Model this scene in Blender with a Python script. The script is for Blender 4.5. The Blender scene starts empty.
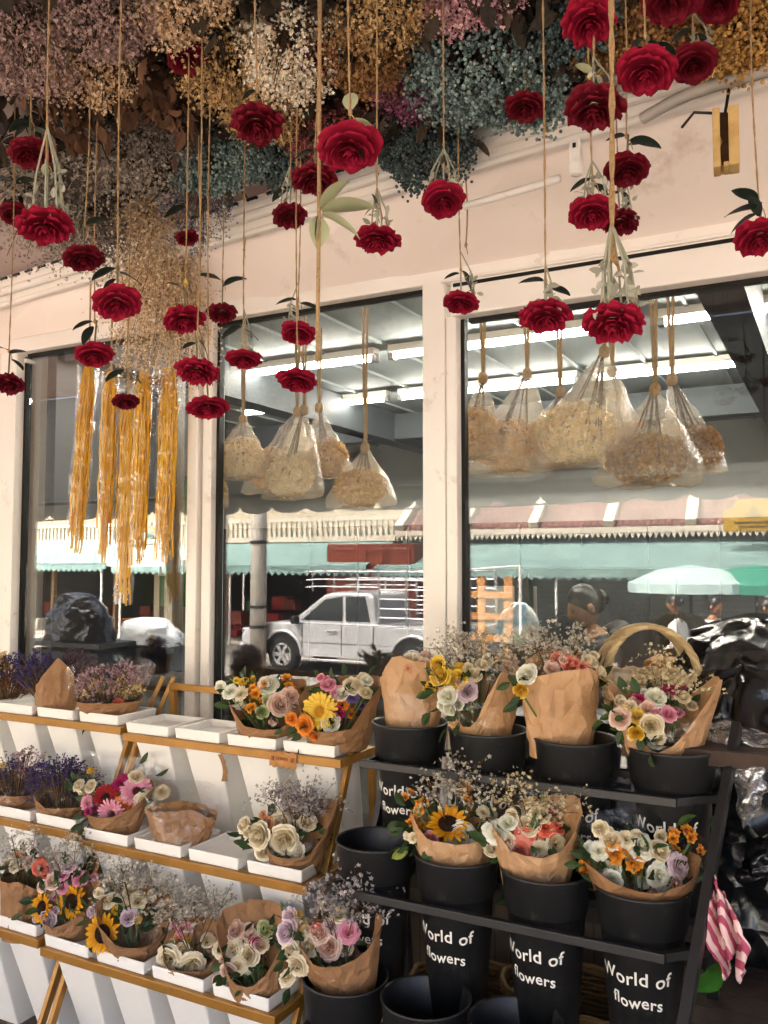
import bpy, math, random
import numpy as np
from mathutils import Vector, Matrix, noise as mnoise
R_ = math.radians
rng = np.random.default_rng(7)
random.seed(7)
S = bpy.context.scene
COL = S.collection

# ------------------------------------------------------------------ camera, sky, sun, exposure
F = 860.0; CAM_H = 1.75; D = 2.75
YAW = math.atan(F / 1626.0); PIT = math.atan(50 / F)
cam_d = bpy.data.cameras.new("camera"); cam = bpy.data.objects.new("camera", cam_d); COL.objects.link(cam)
cam.location = (0, -D, CAM_H); cam.rotation_euler = (math.pi / 2 + PIT, 0, YAW)
cam_d.sensor_fit = 'VERTICAL'; cam_d.sensor_height = 36; cam_d.lens = F / 1024 * 36
cam_d.clip_start = 0.05; cam_d.clip_end = 3000
S.camera = cam
SUN_EL, SUN_AZ = R_(54), R_(-22)            # sun high behind the shop: the shop front is in open shade, the street in sun
W = bpy.data.worlds.new("World"); S.world = W; W.use_nodes = True
sky = W.node_tree.nodes.new("ShaderNodeTexSky"); sky.sky_type = 'NISHITA'; sky.sun_disc = False
sky.sun_elevation = SUN_EL; sky.sun_rotation = SUN_AZ; sky.dust_density = 8.0; sky.air_density = 0.45; sky.ozone_density = 0.1
bg = W.node_tree.nodes["Background"]; bg.inputs[1].default_value = 0.15
W.node_tree.links.new(sky.outputs[0], bg.inputs[0])
sl = bpy.data.lights.new("sun", 'SUN'); sl.energy = 2.0; sl.angle = R_(0.5); sl.color = (1.0, 0.91, 0.78)
so = bpy.data.objects.new("sun", sl); COL.objects.link(so)
so.rotation_euler = Vector((-math.sin(SUN_AZ) * math.cos(SUN_EL), -math.cos(SUN_AZ) * math.cos(SUN_EL), -math.sin(SUN_EL))).to_track_quat('-Z', 'Y').to_euler()
vs = S.view_settings; vs.view_transform = 'Standard'; vs.look = 'None'; vs.gamma = 1; vs.exposure = 3.82
S.cycles.max_bounces = 10; S.cycles.diffuse_bounces = 5; S.cycles.glossy_bounces = 4; S.cycles.transparent_max_bounces = 24
S.cycles.caustics_reflective = False; S.cycles.caustics_refractive = False
S.cycles.use_denoising = True; S.cycles.sample_clamp_indirect = 6.0

# ------------------------------------------------------------------ where a sight line meets a plane of the place
_c, _s, _cp, _sp = math.cos(YAW), math.sin(YAW), math.cos(PIT), math.sin(PIT)
def ray(u, v):
    a = (u - 384) / F; b = (512 - v) / F
    f = _cp - b * _sp; up = _sp + b * _cp
    return Vector((_c * a - _s * f, _s * a + _c * f, up))
CAMP = Vector((0, -D, CAM_H))
def at_y(u, v, y):
    r = ray(u, v); return CAMP + r * ((y + D) / r.y)
def at_d(u, v, z): return CAMP + ray(u, v) * z
def depth(p): return (Vector(p) - CAMP).dot(Vector((-_s, _c, 0)))
def px(p): return depth(p) / F                     # metres per pixel at a point
RIGHT = Vector((_c, _s, 0)); AWAY = Vector((-_s, _c, 0)); UP = Vector((0, 0, 1))

# ------------------------------------------------------------------ materials
MATS = {}
def nodes_of(m):
    m.use_nodes = True
    return m.node_tree.nodes, m.node_tree.links
def srgb(h):
    h = h.lstrip('#'); c = [int(h[i:i + 2], 16) / 255 for i in (0, 2, 4)]
    return tuple((x / 12.92 if x <= .04045 else ((x + .055) / 1.055) ** 2.4) for x in c) + (1,)
def mat(name, cols, rough=.6, spec=.3, island=False, scale=6, tip=None, bump=0, bscale=40, bkind='noise', trans=0, metal=0, coat=0, contrast=.5, bdist=.01, dirt=None):
    """cols: one or more hex colours of the thing itself; mixed by noise (scale) or at random per separate piece (island)"""
    if name in MATS: return MATS[name]
    m = bpy.data.materials.new(name); N, L = nodes_of(m)
    p = N["Principled BSDF"]; p.inputs["Roughness"].default_value = rough; p.inputs["Specular IOR Level"].default_value = spec
    p.inputs["Metallic"].default_value = metal; p.inputs["Coat Weight"].default_value = coat
    if isinstance(cols, str): cols = [cols]
    out = None
    tc = N.new("ShaderNodeTexCoord")
    if len(cols) > 1:
        rp = N.new("ShaderNodeValToRGB"); e = rp.color_ramp.elements
        while len(e) < len(cols): e.new(.5)
        for i, c in enumerate(cols):
            q = i / (len(cols) - 1)
            e[i].position = q if island else .5 + (q - .5) * contrast
            e[i].color = srgb(c)
        if island:
            g = N.new("ShaderNodeNewGeometry"); L.new(g.outputs["Random Per Island"], rp.inputs[0])
        else:
            nz = N.new("ShaderNodeTexNoise"); nz.inputs["Scale"].default_value = scale; nz.inputs["Detail"].default_value = 6; nz.inputs["Roughness"].default_value = .6
            L.new(tc.outputs["Object"], nz.inputs["Vector"]); L.new(nz.outputs[0], rp.inputs[0])
        out = rp.outputs[0]
    if tip:
        at = N.new("ShaderNodeAttribute"); at.attribute_name = "pt"
        mx = N.new("ShaderNodeMix"); mx.data_type = 'RGBA'
        L.new(at.outputs["Fac"], mx.inputs[0])
        if out: L.new(out, mx.inputs[6])
        else: mx.inputs[6].default_value = srgb(cols[0])
        mx.inputs[7].default_value = srgb(tip); out = mx.outputs[2]
    if dirt:
        nz = N.new("ShaderNodeTexNoise"); nz.inputs["Scale"].default_value = dirt[1]; nz.inputs["Detail"].default_value = 8; nz.inputs["Roughness"].default_value = .7
        L.new(tc.outputs["Object"], nz.inputs["Vector"])
        rp = N.new("ShaderNodeValToRGB"); rp.color_ramp.elements[0].position = dirt[2]; rp.color_ramp.elements[1].position = dirt[2] + .16
        L.new(nz.outputs[0], rp.inputs[0])
        mx = N.new("ShaderNodeMix"); mx.data_type = 'RGBA'; L.new(rp.outputs[0], mx.inputs[0])
        if out: L.new(out, mx.inputs[6])
        else: mx.inputs[6].default_value = srgb(cols[0])
        mx.inputs[7].default_value = srgb(dirt[0]); out = mx.outputs[2]
    if out: L.new(out, p.inputs["Base Color"])
    else: p.inputs["Base Color"].default_value = srgb(cols[0])
    if bump:
        b = N.new("ShaderNodeBump"); b.inputs["Strength"].default_value = bump; b.inputs["Distance"].default_value = bdist
        if bkind == 'voronoi':
            t = N.new("ShaderNodeTexVoronoi"); t.feature = 'F1'; t.inputs["Scale"].default_value = bscale
            nz = N.new("ShaderNodeTexNoise"); nz.inputs["Scale"].default_value = bscale * .35; nz.inputs["Detail"].default_value = 2
            L.new(tc.outputs["Object"], nz.inputs["Vector"]); va = N.new("ShaderNodeVectorMath"); va.operation = 'MULTIPLY_ADD'; va.inputs[1].default_value = (2.2 / bscale,) * 3
            L.new(nz.outputs["Color"], va.inputs[0]); L.new(tc.outputs["Object"], va.inputs[2]); L.new(va.outputs[0], t.inputs["Vector"])
            L.new(t.outputs["Distance"], b.inputs["Height"])
        else:
            t = N.new("ShaderNodeTexNoise"); t.inputs["Scale"].default_value = bscale; t.inputs["Detail"].default_value = 5
            L.new(tc.outputs["Object"], t.inputs["Vector"]); L.new(t.outputs[0], b.inputs["Height"])
        L.new(b.outputs[0], p.inputs["Normal"])
    if trans:
        tr = N.new("ShaderNodeBsdfTranslucent"); ms = N.new("ShaderNodeMixShader"); ms.inputs[0].default_value = trans
        if out: L.new(out, tr.inputs[0])
        else: tr.inputs[0].default_value = srgb(cols[0])
        L.new(p.outputs[0], ms.inputs[1]); L.new(tr.outputs[0], ms.inputs[2])
        L.new(ms.outputs[0], N["Material Output"].inputs[0])
    MATS[name] = m; return m

def clear_mat(name, gloss, tint=(1, 1, 1), rough=.02, bump=0, bscale=30, milk=0, milkcol=(.8, .8, .8), edge=.15):
    """clear film or glass: what passes, what it mirrors and, if milky, what it scatters"""
    if name in MATS: return MATS[name]
    m = bpy.data.materials.new(name); N, L = nodes_of(m); N.remove(N["Principled BSDF"])
    t = N.new("ShaderNodeBsdfTransparent"); t.inputs[0].default_value = (*tint, 1)
    g = N.new("ShaderNodeBsdfGlossy"); g.inputs["Roughness"].default_value = rough; g.inputs[0].default_value = (1, 1, 1, 1)
    mx = N.new("ShaderNodeMixShader"); base = t.outputs[0]
    if milk:
        d = N.new("ShaderNodeBsdfDiffuse"); d.inputs[0].default_value = (*milkcol, 1)
        tl = N.new("ShaderNodeBsdfTranslucent"); tl.inputs[0].default_value = (*milkcol, 1)
        m1 = N.new("ShaderNodeMixShader"); m1.inputs[0].default_value = .5; L.new(d.outputs[0], m1.inputs[1]); L.new(tl.outputs[0], m1.inputs[2])
        m2 = N.new("ShaderNodeMixShader"); m2.inputs[0].default_value = milk; L.new(t.outputs[0], m2.inputs[1]); L.new(m1.outputs[0], m2.inputs[2]); base = m2.outputs[0]
    L.new(base, mx.inputs[1]); L.new(g.outputs[0], mx.inputs[2])
    lw = N.new("ShaderNodeLayerWeight"); lw.inputs[0].default_value = .35
    mr = N.new("ShaderNodeMapRange"); mr.inputs[3].default_value = gloss; mr.inputs[4].default_value = min(1, gloss * 2.2 + edge)
    L.new(lw.outputs["Fresnel"], mr.inputs[0]); L.new(mr.outputs[0], mx.inputs[0])
    if bump:
        b = N.new("ShaderNodeBump"); b.inputs["Strength"].default_value = bump; b.inputs["Distance"].default_value = .02
        x = N.new("ShaderNodeTexNoise"); x.inputs["Scale"].default_value = bscale; x.inputs["Detail"].default_value = 3
        tc = N.new("ShaderNodeTexCoord"); L.new(tc.outputs["Object"], x.inputs["Vector"]); L.new(x.outputs[0], b.inputs["Height"]); L.new(b.outputs[0], g.inputs["Normal"]); L.new(b.outputs[0], lw.inputs["Normal"])
    L.new(mx.outputs[0], N["Material Output"].inputs[0])
    MATS[name] = m; return m

def emit_mat(name, col, strength):
    if name in MATS: return MATS[name]
    m = bpy.data.materials.new(name); N, L = nodes_of(m); p = N["Principled BSDF"]
    p.inputs["Base Color"].default_value = srgb(col); p.inputs["Emission Color"].default_value = srgb(col); p.inputs["Emission Strength"].default_value = strength
    MATS[name] = m; return m

def brick_mat(name, c1, c2, mortar, scale, bw=.5, bh=.25, rough=.8, ms=.02):
    if name in MATS: return MATS[name]
    m = bpy.data.materials.new(name); N, L = nodes_of(m); p = N["Principled BSDF"]; p.inputs["Roughness"].default_value = rough
    tc = N.new("ShaderNodeTexCoord"); mp = N.new("ShaderNodeMapping"); br = N.new("ShaderNodeTexBrick")
    L.new(tc.outputs["Object"], mp.inputs[0]); L.new(mp.outputs[0], br.inputs[0])
    br.inputs["Color1"].default_value = srgb(c1); br.inputs["Color2"].default_value = srgb(c2); br.inputs["Mortar"].default_value = srgb(mortar)
    br.inputs["Scale"].default_value = scale; br.inputs["Brick Width"].default_value = bw; br.inputs["Row Height"].default_value = bh; br.inputs["Mortar Size"].default_value = ms
    nz = N.new("ShaderNodeTexNoise"); nz.inputs["Scale"].default_value = 3; nz.inputs["Detail"].default_value = 8
    L.new(tc.outputs["Object"], nz.inputs[0])
    mx = N.new("ShaderNodeMix"); mx.data_type = 'RGBA'; mx.blend_type = 'MULTIPLY'; mx.inputs[0].default_value = .5
    L.new(br.outputs[0], mx.inputs[6]); L.new(nz.outputs[0], mx.inputs[7]); L.new(mx.outputs[2], p.inputs["Base Color"])
    b = N.new("ShaderNodeBump"); b.inputs["Strength"].default_value = .5; b.inputs["Distance"].default_value = .01
    L.new(br.outputs["Fac"], b.inputs["Height"]); b.invert = True; L.new(b.outputs[0], p.inputs["Normal"])
    m["mapping"] = mp.name
    MATS[name] = m; return m

# ------------------------------------------------------------------ mesh building
class MB:
    def __init__(s): s.V = []; s.Fc = []; s.n = 0; s.P = []; s.pt = False
    def add(s, V, Fs, mi=0, pt=None, M=None):
        V = np.asarray(V, float).reshape(-1, 3)
        if M is not None:
            M = np.array(M); V = V @ M[:3, :3].T + M[:3, 3]
        if isinstance(Fs, np.ndarray): s.Fc.append((Fs + s.n, mi))
        else:
            by = {}
            for f in Fs: by.setdefault(len(f), []).append(f)
            for k, fl in by.items(): s.Fc.append((np.array(fl) + s.n, mi))
        s.V.append(V); s.n += len(V)
        if pt is not None: s.pt = True
        s.P.append(np.zeros(len(V)) if pt is None else np.asarray(pt, float).ravel())
        return s
    def box(s, c, d, mi=0, rot=None):
        x, y, z = [k / 2 for k in d]
        V = np.array([(-x, -y, -z), (x, -y, -z), (x, y, -z), (-x, y, -z), (-x, -y, z), (x, -y, z), (x, y, z), (-x, y, z)])
        if rot is not None: V = V @ np.array(rot.to_3x3()).T
        return s.add(V + np.array(c), [(0, 3, 2, 1), (4, 5, 6, 7), (0, 1, 5, 4), (1, 2, 6, 5), (2, 3, 7, 6), (3, 0, 4, 7)], mi)
    def beam(s, a, b, w, h, mi=0, up=(0, 0, 1)):
        a, b = Vector(a), Vector(b); t = (b - a); l = t.length; t.normalize(); u = Vector(up)
        if abs(t.dot(u)) > .98: u = Vector((0, 1, 0))
        x = t.cross(u).normalized(); u = x.cross(t)
        rot = Matrix((x, t, u)).transposed()
        return s.box((a + b) / 2, (w, l, h), mi, rot)
    def tube(s, pts, r, n=6, mi=0, cap=True):
        pts = [Vector(p) for p in pts]; k = len(pts)
        rs = r if hasattr(r, '__len__') else [r] * k
        V = []; t0 = (pts[1] - pts[0]).normalized()
        u = t0.cross(Vector((.31, .2, .93))).normalized()
        for i, p in enumerate(pts):
            t = (pts[min(i + 1, k - 1)] - pts[max(i - 1, 0)]).normalized()
            u = (u - t * u.dot(t)).normalized(); w = t.cross(u)
            for j in range(n):
                a = 2 * math.pi * j / n; V.append(p + (u * math.cos(a) + w * math.sin(a)) * rs[i])
        Fs = [(i * n + j, i * n + (j + 1) % n, (i + 1) * n + (j + 1) % n, (i + 1) * n + j) for i in range(k - 1) for j in range(n)]
        if cap: Fs += [tuple(range(n))[::-1], tuple(range((k - 1) * n, k * n))]
        return s.add([tuple(v) for v in V], Fs, mi)
    def lathe(s, prof, n=24, c=(0, 0, 0), mi=0, sx=1, sy=1):
        V = [(c[0] + r * sx * math.cos(2 * math.pi * j / n), c[1] + r * sy * math.sin(2 * math.pi * j / n), c[2] + z) for r, z in prof for j in range(n)]
        Fs = [(i * n + j, i * n + (j + 1) % n, (i + 1) * n + (j + 1) % n, (i + 1) * n + j) for i in range(len(prof) - 1) for j in range(n)]
        return s.add(V, Fs, mi)
    def prism(s, poly, a, b, mi=0, axis='y'):
        """outline in the x-z plane pushed from y=a to y=b"""
        n = len(poly)
        f = (lambda p, t: (p[0], t, p[1])) if axis == 'y' else (lambda p, t: (t, p[0], p[1])) if axis == 'x' else (lambda p, t: (p[0], p[1], t))
        V = [f(p, a) for p in poly] + [f(p, b) for p in poly]
        return s.add(V, [tuple(range(n)), tuple(range(n, 2 * n))[::-1]] + [(i, n + i, n + (i + 1) % n, (i + 1) % n) for i in range(n)], mi)
    def batch(s, T, pos, size, mi=0, axis=None, ptv=None):
        """many copies of a small template, turned at random (or towards axis rows)"""
        TV, TF = T; pos = np.asarray(pos); n = len(pos)
        if n == 0: return s
        size = np.broadcast_to(np.asarray(size, float), (n,))
        if axis is None:
            q = rng.normal(size=(n, 4)); q /= np.linalg.norm(q, axis=1)[:, None]
            w, x, y, z = q.T
            M = np.stack([1 - 2 * (y * y + z * z), 2 * (x * y - z * w), 2 * (x * z + y * w), 2 * (x * y + z * w), 1 - 2 * (x * x + z * z), 2 * (y * z - x * w), 2 * (x * z - y * w), 2 * (y * z + x * w), 1 - 2 * (x * x + y * y)], 1).reshape(n, 3, 3)
        else:
            zc = np.asarray(axis, float); zc = zc / (np.linalg.norm(zc, axis=1)[:, None] + 1e-9)
            rr = rng.normal(size=(n, 3)); xc = np.cross(rr, zc); xc /= np.linalg.norm(xc, axis=1)[:, None] + 1e-9
            M = np.stack([xc, np.cross(zc, xc), zc], 2)
        V = np.einsum('nij,kj->nki', M, TV) * size[:, None, None] + pos[:, None, :]
        Fs = (TF[None] + (np.arange(n) * len(TV))[:, None, None]).reshape(-1, TF.shape[1])
        return s.add(V.reshape(-1, 3), Fs, mi)
    def grid(s, P, mi=0, closed=False, pt=None):
        nv, nu = P.shape[:2]; Fs = []
        for i in range(nv - 1):
            for j in range(nu if closed else nu - 1):
                Fs.append((i * nu + j, i * nu + (j + 1) % nu, (i + 1) * nu + (j + 1) % nu, (i + 1) * nu + j))
        return s.add(P.reshape(-1, 3), np.array(Fs), mi, pt)
    def mesh(s, name, mats, smooth=True):
        me = bpy.data.meshes.new(name)
        V = np.concatenate(s.V); me.vertices.add(len(V)); me.vertices.foreach_set('co', V.ravel())
        loops = np.concatenate([f.ravel() for f, _ in s.Fc]); me.loops.add(len(loops)); me.loops.foreach_set('vertex_index', loops.astype(np.int32))
        cnt = np.concatenate([np.full(len(f), f.shape[1]) for f, _ in s.Fc]); st = np.concatenate([[0], np.cumsum(cnt)[:-1]])
        me.polygons.add(len(cnt)); me.polygons.foreach_set('loop_start', st.astype(np.int32))
        me.polygons.foreach_set('material_index', np.concatenate([np.full(len(f), mi) for f, mi in s.Fc]).astype(np.int32))
        me.polygons.foreach_set('use_smooth', np.full(len(cnt), smooth))
        me.update(calc_edges=True)
        if s.pt:
            a = me.attributes.new('pt', 'FLOAT', 'POINT'); a.data.foreach_set('value', np.concatenate(s.P))
        for m in (mats if isinstance(mats, (list, tuple)) else [mats]): me.materials.append(m)
        return me
    def build(s, name, mats, parent=None, smooth=False, bevel=0, loc=None):
        return link(name, s.mesh(name, mats, smooth), parent, bevel, loc)
def link(name, me, parent=None, bevel=0, loc=None):
    o = bpy.data.objects.new(name, me); COL.objects.link(o)
    if parent: o.parent = parent
    if loc is not None: o.location = loc
    if bevel:
        b = o.modifiers.new("edge", 'BEVEL'); b.width = bevel; b.segments = 2; b.limit_method = 'ANGLE'; b.angle_limit = R_(40)
    return o
def tag(o, label=None, cat=None, group=None, kind=None):
    if label: o['label'] = label
    if cat: o['category'] = cat
    if group: o['group'] = group
    if kind: o['kind'] = kind
    return o
def thing(name, loc, label, cat, group=None, rz=0):
    o = bpy.data.objects.new(name, None); COL.objects.link(o); o.location = loc; o.rotation_euler = (0, 0, rz); o.empty_display_size = .05
    return tag(o, label, cat, group)
def crumple(P, amp, sc, seed=0):
    """push the points of a sheet about so that it is creased like crushed paper or film"""
    out = P.copy(); Q = P.reshape(-1, 3); o = out.reshape(-1, 3); c = Q.mean(0)
    for i, p in enumerate(Q):
        v = Vector(p) * sc + Vector((seed * 3.1, seed * 1.7, seed * .7))
        w = v + mnoise.noise_vector(v * .7) * .55
        d1 = mnoise.voronoi(w)[0]; d2 = mnoise.voronoi(w * 2.1 + Vector((5, 2, 9)))[0]
        h = (d1[1] - d1[0]) * 1.0 + (d2[1] - d2[0]) * .4 - .45
        n = np.array([p[0] - c[0], p[1] - c[1], .15 * (p[2] - c[2])]); n /= np.linalg.norm(n) + 1e-6
        b = mnoise.noise_vector(v * .9)
        o[i] = p + n * h * amp * 1.5 + np.array(b) * amp * .7
    return out

# templates of tiny blossoms
def _cup5():
    V = [(0, 0, -.25)]; Fs = []
    for k in range(5):
        a = 2 * math.pi * k / 5; b = len(V)
        V += [(.6 * math.cos(a - .5), .6 * math.sin(a - .5), .15), (math.cos(a), math.sin(a), .3), (.6 * math.cos(a + .5), .6 * math.sin(a + .5), .15)]
        Fs += [(0, b, b + 1), (0, b + 1, b + 2)]
    return np.array(V), np.array(Fs)
def _ico():
    p = (1 + 5 ** .5) / 2
    V = np.array([(-1, p, 0), (1, p, 0), (-1, -p, 0), (1, -p, 0), (0, -1, p), (0, 1, p), (0, -1, -p), (0, 1, -p), (p, 0, -1), (p, 0, 1), (-p, 0, -1), (-p, 0, 1)]) / math.sqrt(1 + p * p)
    return V, np.array([(0, 11, 5), (0, 5, 1), (0, 1, 7), (0, 7, 10), (0, 10, 11), (1, 5, 9), (5, 11, 4), (11, 10, 2), (10, 7, 6), (7, 1, 8), (3, 9, 4), (3, 4, 2), (3, 2, 6), (3, 6, 8), (3, 8, 9), (4, 9, 5), (2, 4, 11), (6, 2, 10), (8, 6, 7), (9, 8, 1)])
def _grain():
    return np.array([(0, 0, -1), (.45, 0, 0), (0, .45, 0), (-.45, 0, 0), (0, -.45, 0), (0, 0, 1.)]), np.array([(0, 2, 1), (0, 3, 2), (0, 4, 3), (0, 1, 4), (5, 1, 2), (5, 2, 3), (5, 3, 4), (5, 4, 1)])
def _leaf():
    V = [(0, 0, 0)]
    for t, w, z in ((.2, .16, .03), (.45, .26, .02), (.72, .2, -.04), (.9, .09, -.1)):
        V += [(-w, z + .05, t), (0, z, t), (w, z + .05, t)]
    V.append((0, -.16, 1.0)); Fs = [(0, 1, 2), (0, 2, 3)]
    for k in range(3):
        b = 1 + 3 * k; Fs += [(b, b + 3, b + 4), (b, b + 4, b + 1), (b + 1, b + 4, b + 5), (b + 1, b + 5, b + 2)]
    Fs += [(10, 13, 11), (11, 13, 12)]
    return np.array(V), np.array(Fs)
CUP, ICO, GRAIN, LEAF = _cup5(), _ico(), _grain(), _leaf()

# petals and blooms, all with radius about 1 and facing +z
def petal(mb, az, L, Wd, a0, curl, base=.05, ruf=.0, nu=7, nv=6, point=0, cup=.15, ph=0, mi=0, z0=0, tipcut=.28):
    ts = np.linspace(0, 1, nv); P = np.zeros((nv, nu, 3)); pt = np.zeros((nv, nu)); r, h = base, z0
    er = np.array([math.cos(az), math.sin(az), 0]); et = np.array([-math.sin(az), math.cos(az), 0])
    prof = [(r, h)]
    for i in range(1, nv):
        th = a0 + curl * (ts[i] - .5 / (nv - 1)) ** 1.8
        r += math.sin(th) * L / (nv - 1); h += math.cos(th) * L / (nv - 1); prof.append((r, h))
    prof = np.array(prof)
    for j, sx in enumerate(np.linspace(-1, 1, nu)):
        for i, t in enumerate(ts):
            te = t * (1 - (tipcut * sx * sx if not point else 0))
            rr = np.interp(te, ts, prof[:, 0]); hh = np.interp(te, ts, prof[:, 1])
            w = Wd * (math.sin(math.pi * min(1, .10 + .62 * t)) ** .8 if not point else max(.02, math.sin(math.pi * (.08 + .92 * t)) ** .75 if t < .999 else .02))
            x = sx * w / 2; Rw = max(rr, .28); phi = x / Rw * (.9 if rr < .5 else .55)
            flat = rr * er + x * et
            wrap = np.array([math.cos(az + phi), math.sin(az + phi), 0]) * rr + et * x * .15
            k = .75 if rr < .45 else .35
            p = wrap * k + flat * (1 - k)
            hh += cup * sx * sx * w * .5 + ruf * math.sin(sx * 5.2 + ph) * t * t + ruf * .6 * math.sin(sx * 9 + ph * 2) * t ** 3
            P[i, j] = (p[0], p[1], hh); pt[i, j] = t
    mb.grid(P, mi, pt=pt)
def rose_mesh(layers, seed, ruf=.05):
    """layers: petals, radius low / at the belly / at the rim, height of the rim, half angle, outward roll of the rim"""
    r = random.Random(seed); mb = MB(); off = 0; nu, nv = 9, 8; h0 = layers[0][4]
    mb.lathe([(.001, .80 * h0), (.05, .74 * h0), (layers[0][2] * .8, .4 * h0), (.03, 0)], 10)
    for n, ra, rm, rt, H, hw, roll in layers:
        off += r.uniform(.5, 1.2)
        for k in range(n):
            az = off + 2 * math.pi * (k + r.uniform(-.12, .12)) / n; Hk = H * r.uniform(.92, 1.06); rk = r.uniform(.93, 1.07); ph = r.uniform(0, 6.28); hk = hw * r.uniform(.9, 1.12); tw = r.uniform(.01, .05)
            P = np.zeros((nv, nu, 3)); pt = np.zeros((nv, nu)); notch = r.uniform(-.03, .06)
            for a_ in range(nv):
                for b_ in range(nu):
                    sx = -1 + 2 * b_ / (nu - 1); t = a_ / (nv - 1); te = t * (1 - .20 * sx ** 2 - .10 * sx ** 4)
                    R = ((1 - te) ** 2 * ra + 2 * te * (1 - te) * rm * 1.25 + te * te * rt) * rk
                    h = Hk * (1 - (1 - te) ** 1.7)
                    e = max(0, te - .62) / .38
                    R += roll * e * e * (.6 + .5 * abs(sx)); h -= roll * e * e * (.45 + .55 * sx * sx)
                    R += tw * sx + ruf * .6 * e * math.sin(sx * 4.4 + ph); h += ruf * e * (math.sin(sx * 6.3 + ph) + .5 * math.sin(sx * 11 + 2 * ph)) - notch * e * (1 - abs(sx)) ** 2
                    an = az + sx * hk * (.62 + .38 * math.sin(math.pi * min(1, .15 + .6 * t)))
                    P[a_, b_] = (R * math.cos(an), R * math.sin(an), h); pt[a_, b_] = te
            mb.grid(P, pt=pt)
    return mb
OPEN = [(2, .02, .10, .08, .66, 1.5, .0), (3, .03, .22, .20, .68, 1.15, .02), (4, .05, .38, .36, .63, .95, .06), (5, .06, .55, .56, .54, .82, .10), (6, .08, .72, .78, .40, .70, .14), (7, .10, .86, .98, .20, .60, .14), (6, .10, .85, 1.02, .04, .62, .12)]
HALF = [(2, .03, .12, .08, .92, 1.6, .0), (3, .05, .24, .20, .92, 1.25, .02), (4, .08, .40, .36, .86, 1.05, .05), (5, .10, .58, .55, .76, .88, .12), (5, .12, .76, .74, .62, .80, .20), (6, .14, .86, .92, .42, .66, .22)]
BUD = [(2, .04, .2, .12, 1.5, 1.6, .0), (3, .08, .4, .34, 1.5, 1.2, .04), (4, .12, .66, .62, 1.4, 1.0, .12), (4, .14, .8, .9, 1.1, .8, .2)]
RUFF = [(5, .03, .12, .16, .6, .5, .02), (7, .04, .25, .32, .6, .42, .05), (8, .05, .42, .5, .54, .42, .08), (9, .06, .6, .7, .44, .40, .1), (10, .08, .76, .9, .28, .36, .1)]
def norm(mb, target=1.0):
    V = np.concatenate(mb.V); r = np.percentile(np.hypot(V[:, 0], V[:, 1]), 99); zc = V[:, 2].max() * .45
    mb.V = [(v - np.array([0, 0, zc])) * (target / r) for v in mb.V]; return mb
def gerbera_mesh(seed, n=22, mid=.26, pw=.2):
    r = random.Random(seed); mb = MB()
    for ly, (a0, L) in enumerate(((82, .78), (70, .7), (55, .38))):
        for k in range(n):
            petal(mb, 2 * math.pi * (k + ly * .5 + r.uniform(-.2, .2)) / n, L * r.uniform(.92, 1.06), pw if ly < 2 else pw * .6, R_(a0 + r.uniform(-5, 5)), R_(12 + r.uniform(-8, 12)), mid * .75, 0, nu=4, nv=5, cup=.3, z0=ly * .03, tipcut=.1)
    a = rng.uniform(0, 6.283, 220); q = np.sqrt(rng.uniform(0, 1, 220)) * mid
    mb.batch(GRAIN, np.stack([q * np.cos(a), q * np.sin(a), .1 + .06 * (1 - (q / mid) ** 2)], 1), .055, 1, axis=np.tile([0, 0, 1.], (220, 1)) + rng.normal(size=(220, 3)) * .3)
    mb.lathe([(mid, .02), (mid * .9, .08), (mid * .5, .12), (.01, .13)], 20, mi=1)
    return mb
def sunflower_mesh(seed):
    r = random.Random(seed); mb = MB(); n = 17
    for ly, (a0, L) in enumerate(((80, .62), (66, .58))):
        for k in range(n):
            petal(mb, 2 * math.pi * (k + ly * .5 + r.uniform(-.25, .25)) / n, L * r.uniform(.88, 1.1), .26, R_(a0 + r.uniform(-9, 9)), R_(r.uniform(-18, 25)), .38, .02, nu=5, nv=6, point=1, cup=.3, z0=ly * .03, ph=r.uniform(0, 6))
    nn = 500; k = np.arange(nn); q = np.sqrt((k + .5) / nn) * .44; a = k * 2.399963
    mb.batch(GRAIN, np.stack([q * np.cos(a), q * np.sin(a), .08 + .1 * (1 - (q / .44) ** 2)], 1), rng.uniform(.035, .055, nn), 1, axis=np.tile([0, 0, 1.], (nn, 1)) + rng.normal(size=(nn, 3)) * .25)
    mb.lathe([(.46, .0), (.43, .08), (.25, .15), (.01, .17)], 24, mi=1)
    return mb
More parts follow.
